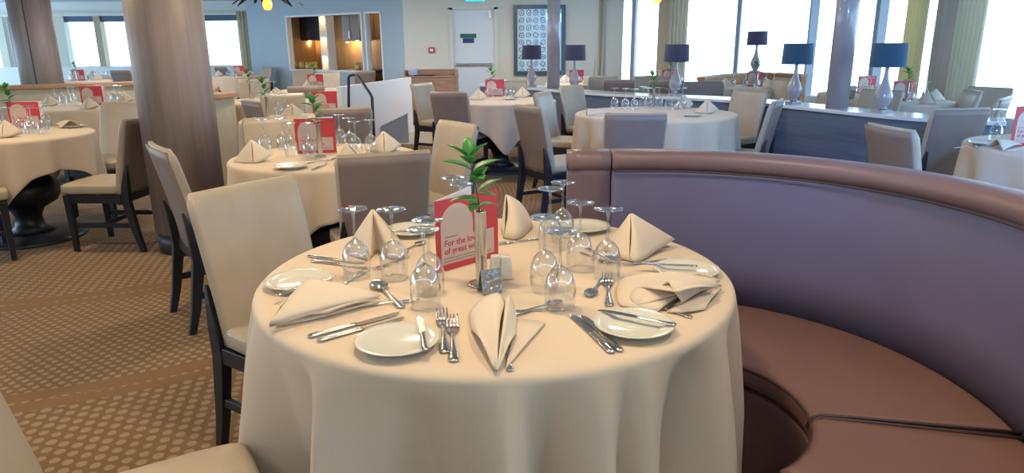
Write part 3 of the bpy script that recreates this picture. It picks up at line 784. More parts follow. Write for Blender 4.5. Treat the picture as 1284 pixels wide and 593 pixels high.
lay(knife_p, KL * .9, (533, 441), (526, 402), zpl, 'short knife resting on the nearest side plate')
lay(spoon_p, SL, (504, 387), (467, 353), zk, 'dark spoon at tip of the flat napkin, left of glasses')
lay(fork_p, FL, (424, 363), (447, 347), zk, 'fork peeking out behind the flat folded napkin', GW)
lay(fork_p, FL, (447, 385), (490, 381), zk, 'fork tip sticking out from under the flat napkin')
lay(knife_p, KL, (346, 372), (423, 347), zpl, 'knife on the left side plate behind the napkin')
lay(knife_p, KL, (386, 322), (458, 331), zk, 'farther knife of the pair lying left of the cone napkin')
lay(knife_p, KL, (390, 328), (462, 337), zk, 'nearer knife of the pair lying left of the cone napkin')
lay(fork_p, FL, (512, 322), (482, 334), zk, 'fork seen through the second glass at left back')
lay(spoon_p, SL, (500, 318), (528, 306), zk, 'shiny spoon behind the overlapping pair of glasses')
lay(knife_p, KL, (487, 291), (545, 292), zpl, 'knife on the plate behind the left cone napkin')
lay(fork_p, FL, (675, 300), (646, 304), zk, 'fork beside the white napkin at the back')
lay(fork_p, FL, (727, 317), (762, 331), zk, 'upper fork of the crossed pair beneath the two right glasses')
lay(spoon_p, SL, (735, 312), (775, 331), zk, 'spoon lying beneath the rightmost glass')
lay(knife_p, KL, (875, 335), (806, 332), zpl, 'knife lying on the far right side plate')
lay(fork_p, FL, (838, 326), (793, 332), zk, 'fork by the pyramid napkin, left of the far right plate')
lay(knife_p, KL, (858, 352), (798, 350), zk, 'knife lying between the far right plate and the rolled napkin')
lay(fork_p, FL, (764, 385), (761, 345), zk, 'upright-pointing fork left of the rolled right napkin')
lay(spoon_p, SL, (757, 349), (737, 374), zk, 'spoon with bowl towards camera, left of the rolled napkin')
lay(fork_p, FL, (868, 399), (795, 378), zk, 'fork handle poking out under the rolled napkin')
lay(knife_p, KL, (848, 409), (750, 390), zpl, 'long knife lying across the near right side plate')
lay(knife_p, KL, (768, 444), (716, 396), zk, 'left knife of the pair beside the near right plate')
lay(knife_p, KL, (779, 442), (729, 397), zk, 'right knife of the pair beside the near right plate')
lay(fork_p, FL, (640, 391), (699, 389), zk, 'fork of the crossed pair right of the front napkin')
lay(spoon_p, SL, (645, 394), (697, 381), zk + .004, 'spoon of the crossed pair right of the front napkin')
lay(fork_p, FL, (640, 466), (632, 425), zk, 'fork end showing beneath the point of the front napkin')

# ------------------------------------------------------------------ napkins
def cone_sheet(m, apex, base, bulge=0.0, n=8, dirv=(0, 0, 1)):
    A = Vector(apex); B = [Vector(b) for b in base]; Dv = Vector(dirv); pts = []
    L = []
    for i in range(len(B) - 1):                 # Catmull-Rom through the base curve
        p0, p1, p2, p3 = B[max(i - 1, 0)], B[i], B[i + 1], B[min(i + 2, len(B) - 1)]
        for k in range(4):
            t = k / 4; L.append(.5 * ((2 * p1) + (-p0 + p2) * t + (2 * p0 - 5 * p1 + 4 * p2 - p3) * t * t + (-p0 + 3 * p1 - 3 * p2 + p3) * t ** 3))
    L.append(B[-1]); rows = []
    for j in range(n + 1):
        s = .03 + .97 * j / n; rows.append([A.lerp(b, s) + Dv * (bulge * math.sin(PI * s)) for b in L])
    return m.grid(rows)
NG = 'folded napkins on the front table'
def napkin(label, sheets, group=NG, th=0.004):
    m = MB()
    for s in sheets: cone_sheet(m, *s)
    o = m.obj('napkin', 'napkin', None, True, thick=th); lo = min(v[2] for v in m.v)
    cx_ = sum(v[0] for v in m.v) / len(m.v); cy_ = sum(v[1] for v in m.v) / len(m.v)
    for v in o.data.vertices: v.co.x -= cx_; v.co.y -= cy_; v.co.z -= lo
    o.location = (cx_, cy_, lo); return tag(o, label, 'napkin', group)
zb = ZC + .003
def g(px, py, h=0.0): return at(px, py, zb + h)
# standing cone at left back
P = g(467, 322); ap = aty(467, 262, P.y + .045)
napkin('standing cone-folded napkin between the two left glasses', [
  (ap, [g(432, 316), g(447, 322), g(463, 326)], .006, 8, (-.3, -1, 0)),
  (ap, [g(463, 326), g(474, 316), g(497, 326), g(512, 316)], -.004, 8, (0, 1, 0)),
  (ap, [g(512, 316), g(490, 300), g(450, 302), g(432, 316)], .01, 8, (0, 1, 0))])
# lying flat at left
pk = aty(384, 351, at(388, 385, zb).y + .03)
napkin('flat folded napkin pointing right at the left of the front table', [
  (g(478, 371, .018), [g(338, 409, .004), g(342, 400, .024), pk, g(400, 362, .03), g(425, 360, .012)], .006, 10, (0, 0, 1)),
  (g(480, 378, .003), [g(338, 409), g(375, 404, .0), g(410, 396, .0), g(440, 388, .0)], .004, 8, (0, 0, 1)),
  (g(478, 374, .012), [g(340, 408, .012), g(375, 396, .014), g(410, 392, .014)], .006, 8, (0, 0, 1)),
  (g(350, 385, .02), [g(338, 406, .006), g(355, 390, .0), pk], .0, 6, (0, 0, 1))])
# front napkin, two lobes and a flap
tip = g(623, 468, .002)
topL = aty(624, 368, at(618, 395, zb).y + .02); topR = aty(638, 369, at(640, 398, zb).y + .02)
napkin('cone napkin lying on its point at the near edge of front table', [
  (tip, [g(592, 415), aty(590, 392, 1.47), aty(605, 375, 1.50), topL, aty(634, 380, 1.46)], .022, 10, (-.2, 0, 1)),
  (tip, [aty(634, 380, 1.46), topR, aty(646, 390, 1.46), g(648, 420)], .020, 10, (.2, 0, 1)),
  (tip, [aty(628, 385, 1.50), aty(634, 372, 1.52), aty(643, 385, 1.48)], .004, 8, (0, 0, 1)),
  (g(634, 463), [g(648, 400), g(666, 402), g(684, 405)], .003, 6, (0, 0, 1))])
# rolled napkin at right
def roll_pts(pm, apx, rad, a0, a1, n=9, flat=.8):
    ax = Vector((apx.x - pm.x, apx.y - pm.y, 0)).normalized(); sd = Vector((-ax.y, ax.x, 0)); out = []
    for i in range(n):
        a = math.radians(a0 + (a1 - a0) * i / (n - 1)); out.append(pm + sd * (rad * math.cos(a)) + Vector((0, 0, rad * flat * (1 + math.sin(a)))) + ax * (.012 * math.sin(2 * a)))
    return out
pm = g(838, 383); apx = g(906, 357, .012)
napkin('loosely rolled napkin between the two right side plates', [
  (apx, roll_pts(pm, apx, .034, -80, 250), .010, 10, (0, 0, 1)),
  (g(905, 352, .01), [g(822, 392), g(795, 386, .004), g(778, 382, .002), g(774, 370, .008), g(777, 353, .012), g(790, 347, .010), g(812, 350, .012), g(850, 352, .01)], .016, 10, (0, 0, 1)),
  (g(900, 360, .03), [g(800, 384, .006), g(790, 372, .014), g(800, 360, .022), g(822, 362, .038), g(850, 366, .05)], .006, 8, (0, 0, 1)),
  (g(905, 362, .006), [g(836, 391), g(858, 391, .004), g(884, 388, .0)], .008, 6, (0, 0, 1))])
# pyramid at the right back
ap = aty(791, 267, at(790, 318, zb).y + .03)
napkin('pale pyramid napkin with a raised corner beside the rightmost glass', [
  (ap, [g(757, 312), g(770, 322), g(789, 327)], .004, 8, (-.2, -1, 0)),
  (ap, [g(789, 327), g(802, 328), aty(825, 313, at(800, 322, zb).y + .04), aty(846, 300, at(800, 322, zb).y + .10)], .012, 8, (.2, -1, 0)),
  (ap, [aty(846, 300, at(800, 322, zb).y + .10), g(820, 305), g(757, 312)], .0, 8, (0, 1, 0))])
# behind the menu
ap = aty(634, 244, at(640, 290, zb).y + .04)
napkin('white standing napkin partly hidden behind the red menu', [
  (ap, [g(632, 298), g(645, 300), g(656, 296), g(668, 284)], .022, 8, (.5, 0, .8)), (ap, [g(668, 284), g(650, 278), g(630, 284), g(632, 298)], .004, 6, (0, 1, 0))])

def make_pyr():
    m = MB(); ap = (0, .02, .115)
    cone_sheet(m, ap, [(-.10, .03, .002), (-.05, -.03, .002), (0, -.06, .002)], .008, 8, (-.3, -1, 0))
    cone_sheet(m, ap, [(0, -.06, .002), (.035, -.05, .006), (.06, -.03, .014), (.10, .02, .03)], .010, 8, (.3, -1, 0))
    cone_sheet(m, ap, [(.10, .02, .03), (.03, .07, .002), (-.05, .07, .002), (-.10, .03, .002)], .006, 8, (0, 1, 0))
    cone_sheet(m, (.0, .0, .09), [(-.02, -.03, .01), (.03, -.03, .01)], 0, 4)
    o = m.obj('napkin', 'napkin', None, True, thick=.004); return tag(o, None, 'napkin')
def make_fold():
    m = MB()
    cone_sheet(m, (.13, 0, .012), [(-.12, -.06, .002), (-.12, -.04, .03), (-.10, .0, .055), (-.09, .05, .02), (-.08, .07, .002)], .010, 8)
    cone_sheet(m, (.13, -.02, .004), [(-.12, -.07, .001), (-.04, -.075, .001), (.05, -.06, .001)], .004, 6)
    o = m.obj('napkin', 'napkin', None, True, thick=.004); return tag(o, None, 'napkin')
pyr_p, fold_p = Proto(make_pyr), Proto(make_fold)

# ------------------------------------------------------------------ menu, vase, cruets
def text_mesh(name, s, size, m, parent, loc, rot, off=0.0, sx=1.0):
    cu = bpy.data.curves.new('txt', 'FONT'); cu.body = s; cu.size = size; cu.offset = off; cu.extrude = .0003
    tmp = bpy.data.objects.new('txt', cu); C.objects.link(tmp)
    dg = bpy.context.evaluated_depsgraph_get(); me = bpy.data.meshes.new_from_object(tmp.evaluated_get(dg)); bpy.data.objects.remove(tmp)
    me.materials.clear(); me.materials.append(MT[m]); o = bpy.data.objects.new(name, me); C.objects.link(o)
    o.parent = parent; o.location = loc; o.rotation_euler = rot; o.scale = (sx, 1, 1); return o
MW, MH = .222, .195
def make_menu():
    t = thing('menu_card', None, 'menu')
    MB().box((MW / 2, 0, MH / 2 + .001), (MW, .002, MH)).obj('front_cover', 'red', t); fc = t.children[0]
    an = math.radians(24)
    b = MB().box((MW / 2, 0, MH / 2 + .001), (MW, .002, MH)).obj('back_cover', 'paper', t); b.location = (0.0012, .0016, 0); b.rotation_euler = (0, 0, an)
    poly = [(.018, .018), (.118, .018), (.118, .125)]
    poly = [(.016, .018), (.205, .018), (.205, .090), (.128, .090), (.128, .125)]
    for k in range(13):
        a = PI * k / 12; poly.append((.072 + .056 * math.cos(a), .125 + .056 * math.sin(a)))
    MB().prism(poly, -.0022, -.0010).obj('arch_panel', 'blush', fc)
    R90 = (PI / 2, 0, 0)
    text_mesh('lettering', 'For the love', .0245, 'ink', fc, (.026, -.0024, .068), R90, .0003)
    text_mesh('lettering', 'of great wine.', .0245, 'ink', fc, (.026, -.0024, .046), R90, .0003)
    MB().box((.05, -.0024, .093), (.045, .0006, .002)).obj('rule_line', 'ink2', fc)
    MB().box((.10, -.0024, .034), (.15, .0006, .0015)).obj('rule_line', 'ink2', fc)
    MB().box((.11, -.0024, .026), (.17, .0006, .0015)).obj('rule_line', 'ink2', fc)
    return t
menu_p = Proto(make_menu)
ma, mb = at(548, 343, ZC), at(629, 320, ZC); md = mb - ma
menu_p((ma.x, ma.y, ZC), math.atan2(md.y, md.x), 'red wine menu card with blush arch on the front table', 'red wine menu cards')
def make_vase():
    t = thing('bud_vase', None, 'vase')
    MB().lathe([(0, 0), (.030, 0), (.032, .003), (.030, .006), (.014, .008)], 32).obj('base', 'steel', t, True)
    MB().shell([(.0135, .007), (.0135, .176), (.0138, .178), (.0120, .178), (.0118, .02)], 24).obj('tube', 'steel', t, True)
    return t
def make_sprig():
    t = thing('leaf_sprig', None, 'plant'); rr = random.Random(4)
    st = [(0, 0, .02), (0, 0, .16), (-.004, 0, .20), (-.012, 0, .245), (-.020, 0, .285)]
    MB().tube(st, [.0016, .0016, .0015, .0012, .0008], 6).obj('stem', 'stem', t, True)
    m = MB()
    def leaf(p, az, el, L, w):
        d = Vector((math.cos(az) * math.cos(el), math.sin(az) * math.cos(el), math.sin(el))); s = d.cross(Vector((0, 0, 1)));
        if s.length < .05: s = Vector((1, 0, 0))
        s.normalize(); n = s.cross(d); rows = []
        for i in range(9):
            q = i / 8; ww = w * (math.sin(PI * q ** .8) ** .75 if 0 < q < 1 else .02); c = Vector(p) + d * (L * q) + Vector((0, 0, -1)) * (L * .18 * q * q)
            rows.append([c - s * ww + n * ww * .35, c + n * 0, c + s * ww + n * ww * .35])
        m.grid(rows)
    for p, az, el, L, w in ((st[4], 1.9, 1.25, .05, .012), (st[4], 3.5, .75, .058, .014), (st[4], -.4, .85, .055, .013), ((-.018, 0, .275), 4.5, .6, .055, .014), ((-.016, 0, .262), 3.1, .45, .062, .014),
            ((-.015, 0, .258), .15, .55, .06, .014), ((-.013, 0, .245), -1.2, .3, .055, .014), ((-.010, 0, .232), 5.4, .9, .06, .014), ((-.006, 0, .212), .1, .65, .058, .013), ((-.005, 0, .207), -.5, .2, .04, .011),
            ((-.003, 0, .198), 3.3, .12, .055, .013), ((-.002, 0, .185), 4.4, .1, .045, .012), ((0, 0, .182), .6, .1, .04, .011), ((0, 0, .184), 2.6, .3, .04, .011)):
        leaf(p, az, el, L * 1.2, w * 1.25)
    m.obj('leaves', 'leaf', t, True, thick=.0006)
    return t
vase_p, sprig_p = Proto(make_vase), Proto(make_sprig)
def vase(px, py, where, rz=0.0, z=ZC, sc=1.0, p=None):
    p = p or at(px, py, z)
    vase_p((p[0], p[1], z), rz, 'slim steel bud vase ' + where, 'steel bud vases', sc)
    sprig_p((p[0], p[1], z), rz, 'green leafy sprig in the steel vase ' + where, 'leafy sprigs in vases', sc * 1.04)
vase(604, 357, 'on the front table before the red menu', sc=1.08)
def make_shaker():
    t = thing('shaker', None, 'shaker')
    MB().loft([[(sx * hw, y0 if sy < 0 else y1, z) for sx, sy in ((-1, -1), (1, -1), (1, 1), (-1, 1))] for z, hw, y0, y1 in ((0, .016, -.013, .013), (.03, .014, -.011, .012), (.058, .011, -.006, .012), (.062, .009, -.004, .010))]).obj('body', 'china', t, bevel=.003)
    m = MB()
    for k in range(3): m.lathe([(.0011, .0615), (.0011, .0626)], 6, (-.004 + .004 * k, .003, 0))
    m.obj('holes', 'ink2', t)
    return t
shaker_p = Proto(make_shaker)
p = at(622, 351, ZC); shaker_p((p.x, p.y + .02, ZC), .5, 'white shaker behind the steel card stand, left of the pair', 'salt and pepper shakers')
p = at(632, 351, ZC); shaker_p((p.x + .006, p.y + .012, ZC), .2, 'white shaker right of the steel card stand, right of the pair', 'salt and pepper shakers')
cs = thing('table_card_stand', 'small embossed steel card stand in front of the vase', 'card stand', tuple(at(618, 369, ZC)), math.radians(24))
f_ = MB().box((0, 0, .0315), (.052, .002, .062)).obj('front_plate', 'hammered', cs, bevel=.001); f_.rotation_euler = (-.24, 0, 0); f_.location = (0, 0, 0)
b_ = MB().box((-.004, 0, .0305), (.046, .002, .060)).obj('back_plate', 'steel', cs); b_.rotation_euler = (.34, 0, 0); b_.location = (0, .036, 0)

# ------------------------------------------------------------------ settings on the other tables
NAME = {2: 'the table behind the front one', 3: 'the left edge table', 4: 'the table before the low partition', 5: 'the table before the white door', 6: 'the table behind the booth',
        7: 'the right edge table', 8: 'the nearest aisle table', 9: 'the second aisle table', 10: 'the third aisle table'}
def on(key, z=ZC):
    c, R = TABLES[key]
    def clampp(px, py):
        p = at(px, py, z); d = Vector((p.x - c[0], p.y - c[1]))
        if d.length > R - .06: d = d.normalized() * (R - .06)
        return Vector((c[0] + d.x, c[1] + d.y, z))
    return clampp
def glasses(key, pix, where=None, z=ZC):
    w = where or NAME[key]; q = on(key)
    spots = sorted((q(*p) for p in pix), key=screen_x)
    done = []
    for p in spots:                                    # keep neighbours a glass apart
        for _ in range(30):
            for o in done:
                d = Vector((p.x - o.x, p.y - o.y))
                if d.length < .085: p = p + Vector((.02, .015, 0)) if d.length < .01 else p + Vector((d.x, d.y, 0)).normalized() * .02
        done.append(p)
    done.sort(key=screen_x)
    for i, p in enumerate(done):
        glass_p((p.x, p.y, z), rnd.uniform(0, 6), 'wine glass on %s, %s' % (w, ORD[i]), 'glasses on ' + w)
def napkins(key, items, where=None):
    w = where or NAME[key]; q = on(key); n = len(items); items = sorted(items, key=lambda i: i[1])
    for i, (k, px, py, rz) in enumerate(items):
        p = q(px, py); (pyr_p if k == 'p' else fold_p)((p.x, p.y, ZC + .001), rz, 'folded linen napkin on %s, %s' % (w, ORD[i] if n > 1 else 'the only one in view'), 'napkins on ' + w)
def menu(key, px, py, rz, where=None):
    p = on(key)(px, py); menu_p((p.x, p.y, ZC), rz, 'red menu card on ' + (where or NAME[key]), 'red wine menu cards')
def vase_on(key, px, py, rz=0, where=None):
    p = on(key)(px, py); vase(0, 0, 'on ' + (where or NAME[key]), rz, p=p)
def plates(key, pix):
    q = on(key); 
    for i, pp in enumerate(sorted(pix)):
        p = q(*pp); plate_p((p.x, p.y, ZC), 0, 'white side plate on %s%s' % (NAME[key], ', ' + ORD[i] if len(pix) > 1 else ''), 'side plates on the other tables')
def cutl(key, items):
    for pr, p0, p1, lb in items:
        a, b = at(*p0, ZC), at(*p1, ZC); d = b - a; pr((a.x, a.y, ZC), math.atan2(d.y, d.x), lb, 'cutlery on the other tables')
glasses(2, [(333, 190), (356, 188), (366, 196), (384, 196), (427, 182), (440, 188), (447, 194), (462, 192)])
napkins(2, [('p', 318, 203, .3), ('p', 433, 208, -.5), ('p', 482, 190, .2)])
menu(2, 372, 193, .15); vase_on(2, 402, 196, .4); plates(2, [(365, 211)])
cutl(2, [(fork_p, (382, 206), (402, 203), 'fork beside the plate on the table behind the front one'), (knife_p, (392, 214), (408, 206), 'knife right of the plate on the table behind the front one')])
glasses(3, [(17, 168), (26, 168), (42, 164), (49, 168), (59, 160), (8, 168)])
napkins(3, [('f', 90, 158, 2.6), ('p', 8, 172, .2)]); menu(3, 12, 155, .15); vase_on(3, 20, 160); plates(3, [(112, 158)])
glasses(4, [(71, 132), (80, 131), (88, 130), (94, 131), (128, 128), (134, 130), (143, 129), (150, 129), (155, 127)])
napkins(4, [('p', 62, 133, .2), ('p', 113, 137, .1), ('p', 160, 128, .1)]); menu(4, 103, 132, .1)
glasses(5, [(620, 120), (634, 119), (645, 119), (596, 117), (605, 117)])
napkins(5, [('p', 600, 125, .2), ('p', 655, 122, .1)]); menu(5, 594, 118, .1); vase_on(5, 614, 119); plates(5, [(640, 125)])
glasses(6, [(770, 136), (784, 137), (795, 138), (806, 134), (812, 136), (826, 135), (838, 137), (846, 138), (855, 136)])
napkins(6, [('f', 750, 144, .3), ('p', 868, 133, .2), ('p', 886, 142, -.2)]); vase_on(6, 819, 134); plates(6, [(868, 146)])
glasses(7, [(1247, 176)]); napkins(7, [('f', 1262, 186, .4)]); plates(7, [(1205, 181)])
mp = at(1266, 184, ZC); menu_p((mp.x, mp.y, ZC), .15, 'plum-red menu card at the right picture edge', 'red wine menu cards', 1.15)
cutl(7, [(knife_p, (1222, 185), (1240, 178), 'knife between plate and glass on the right edge table'), (fork_p, (1196, 186), (1216, 184), 'fork lying before the plate on the right edge table')])
glasses(8, [(333, 146), (350, 145), (345, 141)]); napkins(8, [('p', 367, 147, .3)]); vase_on(8, 336, 148)
menu(8, 402, 139, .05)
glasses(9, [(316, 121), (330, 119), (342, 120)]); napkins(9, [('p', 347, 122, .2)]); vase_on(9, 315, 124)
glasses(10, [(362, 101), (368, 100), (374, 101), (380, 100), (388, 99), (394, 100), (356, 102), (402, 99)])
napkins(10, [('p', 352, 104, .2), ('p', 392, 103, .1), ('p', 408, 102, .2)]); menu(10, 368, 107, .05); vase_on(10, 385, 99)

# ------------------------------------------------------------------ low partition with wood cap
def ribbon(path, w, z0, z1, name, m, parent, bevel=0.0):
    P_ = [Vector(p) for p in path]; Lf, Rt = [], []
    # smooth
    S = []
    for i in range(len(P_) - 1):
        p0, p1, p2, p3 = P_[max(i - 1, 0)], P_[i], P_[i + 1], P_[min(i + 2, len(P_) - 1)]
        for k in range(6):
            t = k / 6; S.append(.5 * ((2 * p1) + (-p0 + p2) * t + (2 * p0 - 5 * p1 + 4 * p2 - p3) * t * t + (-p0 + 3 * p1 - 3 * p2 + p3) * t ** 3))
    S.append(P_[-1]); secs = []
    for i, p in enumerate(S):
        d = (S[min(i + 1, len(S) - 1)] - S[max(i - 1, 0)]).normalized(); n = Vector((-d.y, d.x)) * w / 2
        a, b = p - n, p + n; secs.append([(a.x, a.y, z0), (b.x, b.y, z0), (b.x, b.y, z1), (a.x, a.y, z1)])
    return MB().loft(secs).obj(name, m, parent, bevel=bevel)
pt = thing('partition', 'low curved partition with oak cap and rounded cream end, left of the aisle', 'partition', (0, 0, 0))
ppath = [(-8.5, 7.9), (-7.0, 8.5), (-5.9, 9.05), (-5.0, 9.6), (-4.3, 9.55), (-3.75, 8.9), (-3.36, 7.9), (-3.13, 7.1), (-2.99, 6.9), (-2.87, 7.05), (-2.89, 7.25)]
ribbon(ppath[:7], .16, 0, .86, 'panel', 'panelcream', pt)
ribbon(ppath[6:], .16, 0, .86, 'end_panel', 'panelcream', pt)
ribbon(ppath, .22, .86, .905, 'cap', 'cap', pt, .006)

# ------------------------------------------------------------------ railing at the stair
rp_ = thing('railing_panel', 'white boarded balustrade panel beside the black handrail', 'railing', (0, 0, 0))
a, b = at(421, 109, .86), at(510.5, 97, .86)
MB().slab([(a.x, a.y), (b.x, b.y), (b.x + .06, b.y + .02), (a.x + .06, a.y + .02)], 0.02, .86).obj('panel', 'white', rp_, bevel=.006)
hr = thing('handrail', 'black bent tube handrail rising in front of the white panel', 'handrail', (0, 0, 0))
yb = 7.9
pts = [aty(437.5, 150, 8.6), aty(437, 97, 8.6), aty(439, 94.5, 8.6), aty(446, 93.5, 8.55), aty(448.5, 94.5, 8.52), aty(465, 119, 8.0), aty(466.5, 122, 7.98), aty(469, 172, 7.95)]
base0 = Vector((pts[0].x, pts[0].y, 0.0)); base1 = Vector((pts[-1].x, pts[-1].y, 0.0))
MB().tube([base0] + pts + [base1], .017, 8).obj('tube', 'petal', hr, True)
a, b = at(470, 181, 0), at(513, 179, 0)
rw = thing('ramp_side', 'slate blue wedge panel on the floor right of the handrail', 'panel', (a.x, a.y, 0), math.atan2(b.y - a.y, b.x - a.x)); L_ = (b - a).length
MB().prism([(0, 0), (L_, 0), (L_, .40), (0, .19)], 0, .05).obj('board', 'slate', rw, bevel=.004)
MB().prism([(-.005, .19), (L_ + .005, .40), (L_ + .005, .415), (-.005, .205)], -.008, .058).obj('edge_cap', 'slate', rw)

# ------------------------------------------------------------------ host stand
hx0, hx1 = aty(506, 100, 12.2)[0], aty(572, 100, 12.2)[0]; hw = hx1 - hx0
hs = thing('host_stand', 'wooden host stand with raised rim in front of cream wall', 'cabinet', ((hx0 + hx1) / 2, 12.45, 0))
MB().box((0, 0, .44), (hw, .5, .74)).obj('body', 'wood', hs, bevel=.006); MB().box((0, .01, .035), (hw - .04, .46, .07)).obj('plinth', 'kick', hs)
for q in (-1, 1): MB().box((q * hw / 4, -.256, .44), (hw / 2 - .02, .014, .68)).obj('door', 'wood', hs, bevel=.003)
m = MB(); m.box((0, .24, .87), (hw, .03, .12)); m.box((-hw / 2 + .015, .02, .87), (.03, .44, .12)); m.box((hw / 2 - .015, .02, .87), (.03, .44, .12)); m.obj('rim', 'wood', hs, bevel=.004)
MB().box((0, 0, .82), (hw + .02, .52, .022)).obj('top', 'wood', hs, bevel=.004)
tb = thing('tablet', 'dark tablet lying on the wooden host stand', 'tablet', (hs.location.x - .1, 12.38, .832)); MB().box((0, 0, .012), (.34, .22, .018)).obj('screen', 'screen', tb, bevel=.004)
bb = MB().box((0, 0, .06), (.16, .16, .12)).obj('box', 'slate', None, bevel=.02); bb.location = (hx0 + .14, 12.42, .8325); tag(bb, 'small grey rounded box at the left end of the host stand', 'box')

# ------------------------------------------------------------------ lamp counter
ZCT = .77
cpix = [(600, 106), (640, 108), (735, 116), (845, 121.5), (925, 126), (996, 133), (1140, 147), (1262, 153)]
cpts = [at(x, y, ZCT) for x, y in cpix]
cpts = [Vector((p.x, p.y)) for p in cpts]
def offset(P_, w):
    out = []
    for i, p in enumerate(P_):
        d = (P_[min(i + 1, len(P_) - 1)] - P_[max(i - 1, 0)]).normalized(); n = Vector((-d.y, d.x)); out.append(p + n * w)
    return out
def smooth(P_, k=5):
    S = []
    for i in range(len(P_) - 1):
        p0, p1, p2, p3 = P_[max(i - 1, 0)], P_[i], P_[i + 1], P_[min(i + 2, len(P_) - 1)]
        for j in range(k):
            t = j / k; S.append(.5 * ((2 * p1) + (-p0 + p2) * t + (2 * p0 - 5 * p1 + 4 * p2 - p3) * t * t + (-p0 + 3 * p1 - 3 * p2 + p3) * t ** 3))
    S.append(P_[-1]); return S
CPS = smooth(cpts)
co_ = thing('lamp_counter', 'long curved grey wood counter with pale top carrying the table lamps', 'counter', (0, 0, 0))
def band(w0, w1, z0, z1, name, m, bevel=0):
    A_, B_ = offset(CPS, w0), offset(CPS, w1); secs = [[(a.x, a.y, z0), (b.x, b.y, z0), (b.x, b.y, z1), (a.x, a.y, z1)] for a, b in zip(A_, B_)]
    return MB().loft(secs).obj(name, m, co_, bevel=bevel)
band(.03, .34, .05, ZCT - .03, 'body', 'counter'); band(.0, .38, ZCT - .03, ZCT, 'top', 'ctop', .004); band(.06, .30, 0, .05, 'plinth', 'kick')
def make_lamp():
    t = thing('table_lamp', None, 'lamp')
    MB().box((0, 0, .012), (.11, .11, .024)).obj('plinth', 'lampbase', t, bevel=.004)
    MB().lathe([(.03, .024), (.045, .03), (.03, .042), (.042, .055), (.066, .10), (.070, .135), (.055, .18), (.032, .235), (.02, .29), (.015, .35), (.017, .385), (.01, .392)], 24).obj('body', 'lampbase', t, True)
    MB().shell([(.140, .37), (.132, .56), (.130, .56), (.138, .37)], 32).obj('lamp_shade', 'shade', t, True)
    m = MB(); m.lathe([(.009, .39), (.009, .55)], 8); m.box((0, 0, .545), (.262, .005, .004)); m.obj('shade_support', 'steel', [c for c in t.children if c.name.startswith('lamp_shade')][0])
    return t
lamp_p = Proto(make_lamp)
def on_counter(px):                                    # nearest point along the counter's centre line for this bearing
    best = None
    for a in offset(smooth(cpts, 40), .19):
        s = abs(a.x / a.y - ray(px, 120)[0] / ray(px, 120)[1])
        if best is None or s < best[0]: best = (s, a)
    return best[1]
GLARE_SHADE = MB().shell([(.140, .37), (.132, .56), (.130, .56), (.138, .37)], 32).mesh('lamp_shade', 'shade_glare', True)
for px, lb, sc in ((667, 'plum-shaded table lamp in front of the framed picture', 1.0), (719, 'plum-shaded table lamp just right of the middle thin column', 1.0),
               (846, 'plum-shaded table lamp before the cream curtain between windows', 1.0), (995, 'table lamp, shade tinted by blue glare, left of the leaning right column', 1.0), (1109, 'nearest table lamp, shade tinted by blue glare, at the right on the counter', 1.0)):
    p = on_counter(px); lo = lamp_p((p.x, p.y, ZCT), .3, lb, 'table lamps on the counter', sc)
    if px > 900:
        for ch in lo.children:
            if ch.name.startswith('lamp_shade'): ch.data = GLARE_SHADE
for px, r, lb in ((694, .085, 'thin pale column rising from the counter in front of the picture'), (1049, .095, 'thin blue-grey column rising from the counter among the right lamps')):
    p = on_counter(px); column('column', (p.x, p.y), r, lb, ZCT, False, 'lampbase')

# ------------------------------------------------------------------ beyond the counter and far left: more tables
def far_table(key, c, R, where, gl, nap, mn, vs, seed):
    NAME[key] = where
    table(key, c, R, R + .22, rnd.uniform(0, 1.5), seed, .018, 'round dining table, ' + where[4:], 'pale tablecloth on ' + where, None, 96)
    for i in range(gl):
        a = 2 * PI * i / gl + seed; q = .55 if i % 2 else .35
        GLQ.setdefault(key, []).append(Vector((c[0] + R * q * math.cos(a), c[1] + R * q * math.sin(a), ZC)))
    for i, p in enumerate(sorted(GLQ.get(key, []), key=screen_x)):
        glass_p((p.x, p.y, ZC), 0, 'wine glass on %s, %s' % (where, ORD[i]), 'glasses on ' + where)
    NP = sorted([Vector((c[0] + R * .74 * math.cos(2 * PI * i / nap + seed * 2), c[1] + R * .74 * math.sin(2 * PI * i / nap + seed * 2), ZC)) for i in range(nap)], key=screen_x)
    for i, p in enumerate(NP): pyr_p((p.x, p.y, ZC + .001), i, 'folded linen napkin on %s, %s' % (where, ORD[i]), 'napkins on ' + where)
    if mn: menu_p((c[0] - .1, c[1], ZC), .1, 'red menu card on ' + where, 'red wine menu cards')
    if vs: vase(0, 0, 'on ' + where, p=Vector((c[0] + .02, c[1] - .05, ZC)))
GLQ = {}
def tp(px, py): p = at(px, py, ZC); return (p.x, p.y)
far_table(11, tp(300, 95), .55, 'the far table by the left curtain', 6, 3, True, False, 31)
far_table(12, tp(98, 101), .55, 'the menu-bearing window table behind the partition', 6, 2, True, True, 32)
far_table(13, tp(142, 94.8), .6, 'the window table left of the big column', 8, 2, False, False, 33)
far_table(14, tp(722, 104), .45, 'the counter-side table by the far corner', 6, 2, True, False, 34)
far_table(15, tp(838, 104), .48, 'the table below the tan window pillar', 5, 2, True, True, 35)
far_table(16, tp(945, 108.5), .5, 'the table before the curved wooden bench', 7, 3, True, True, 36)
far_table(17, (3.95, 7.2), .50, 'the white table below the golden curtain', 7, 4, True, True, 37)
far_table(18, tp(1085, 117), .5, 'the small table right of the leaning column', 3, 1, True, False, 38)
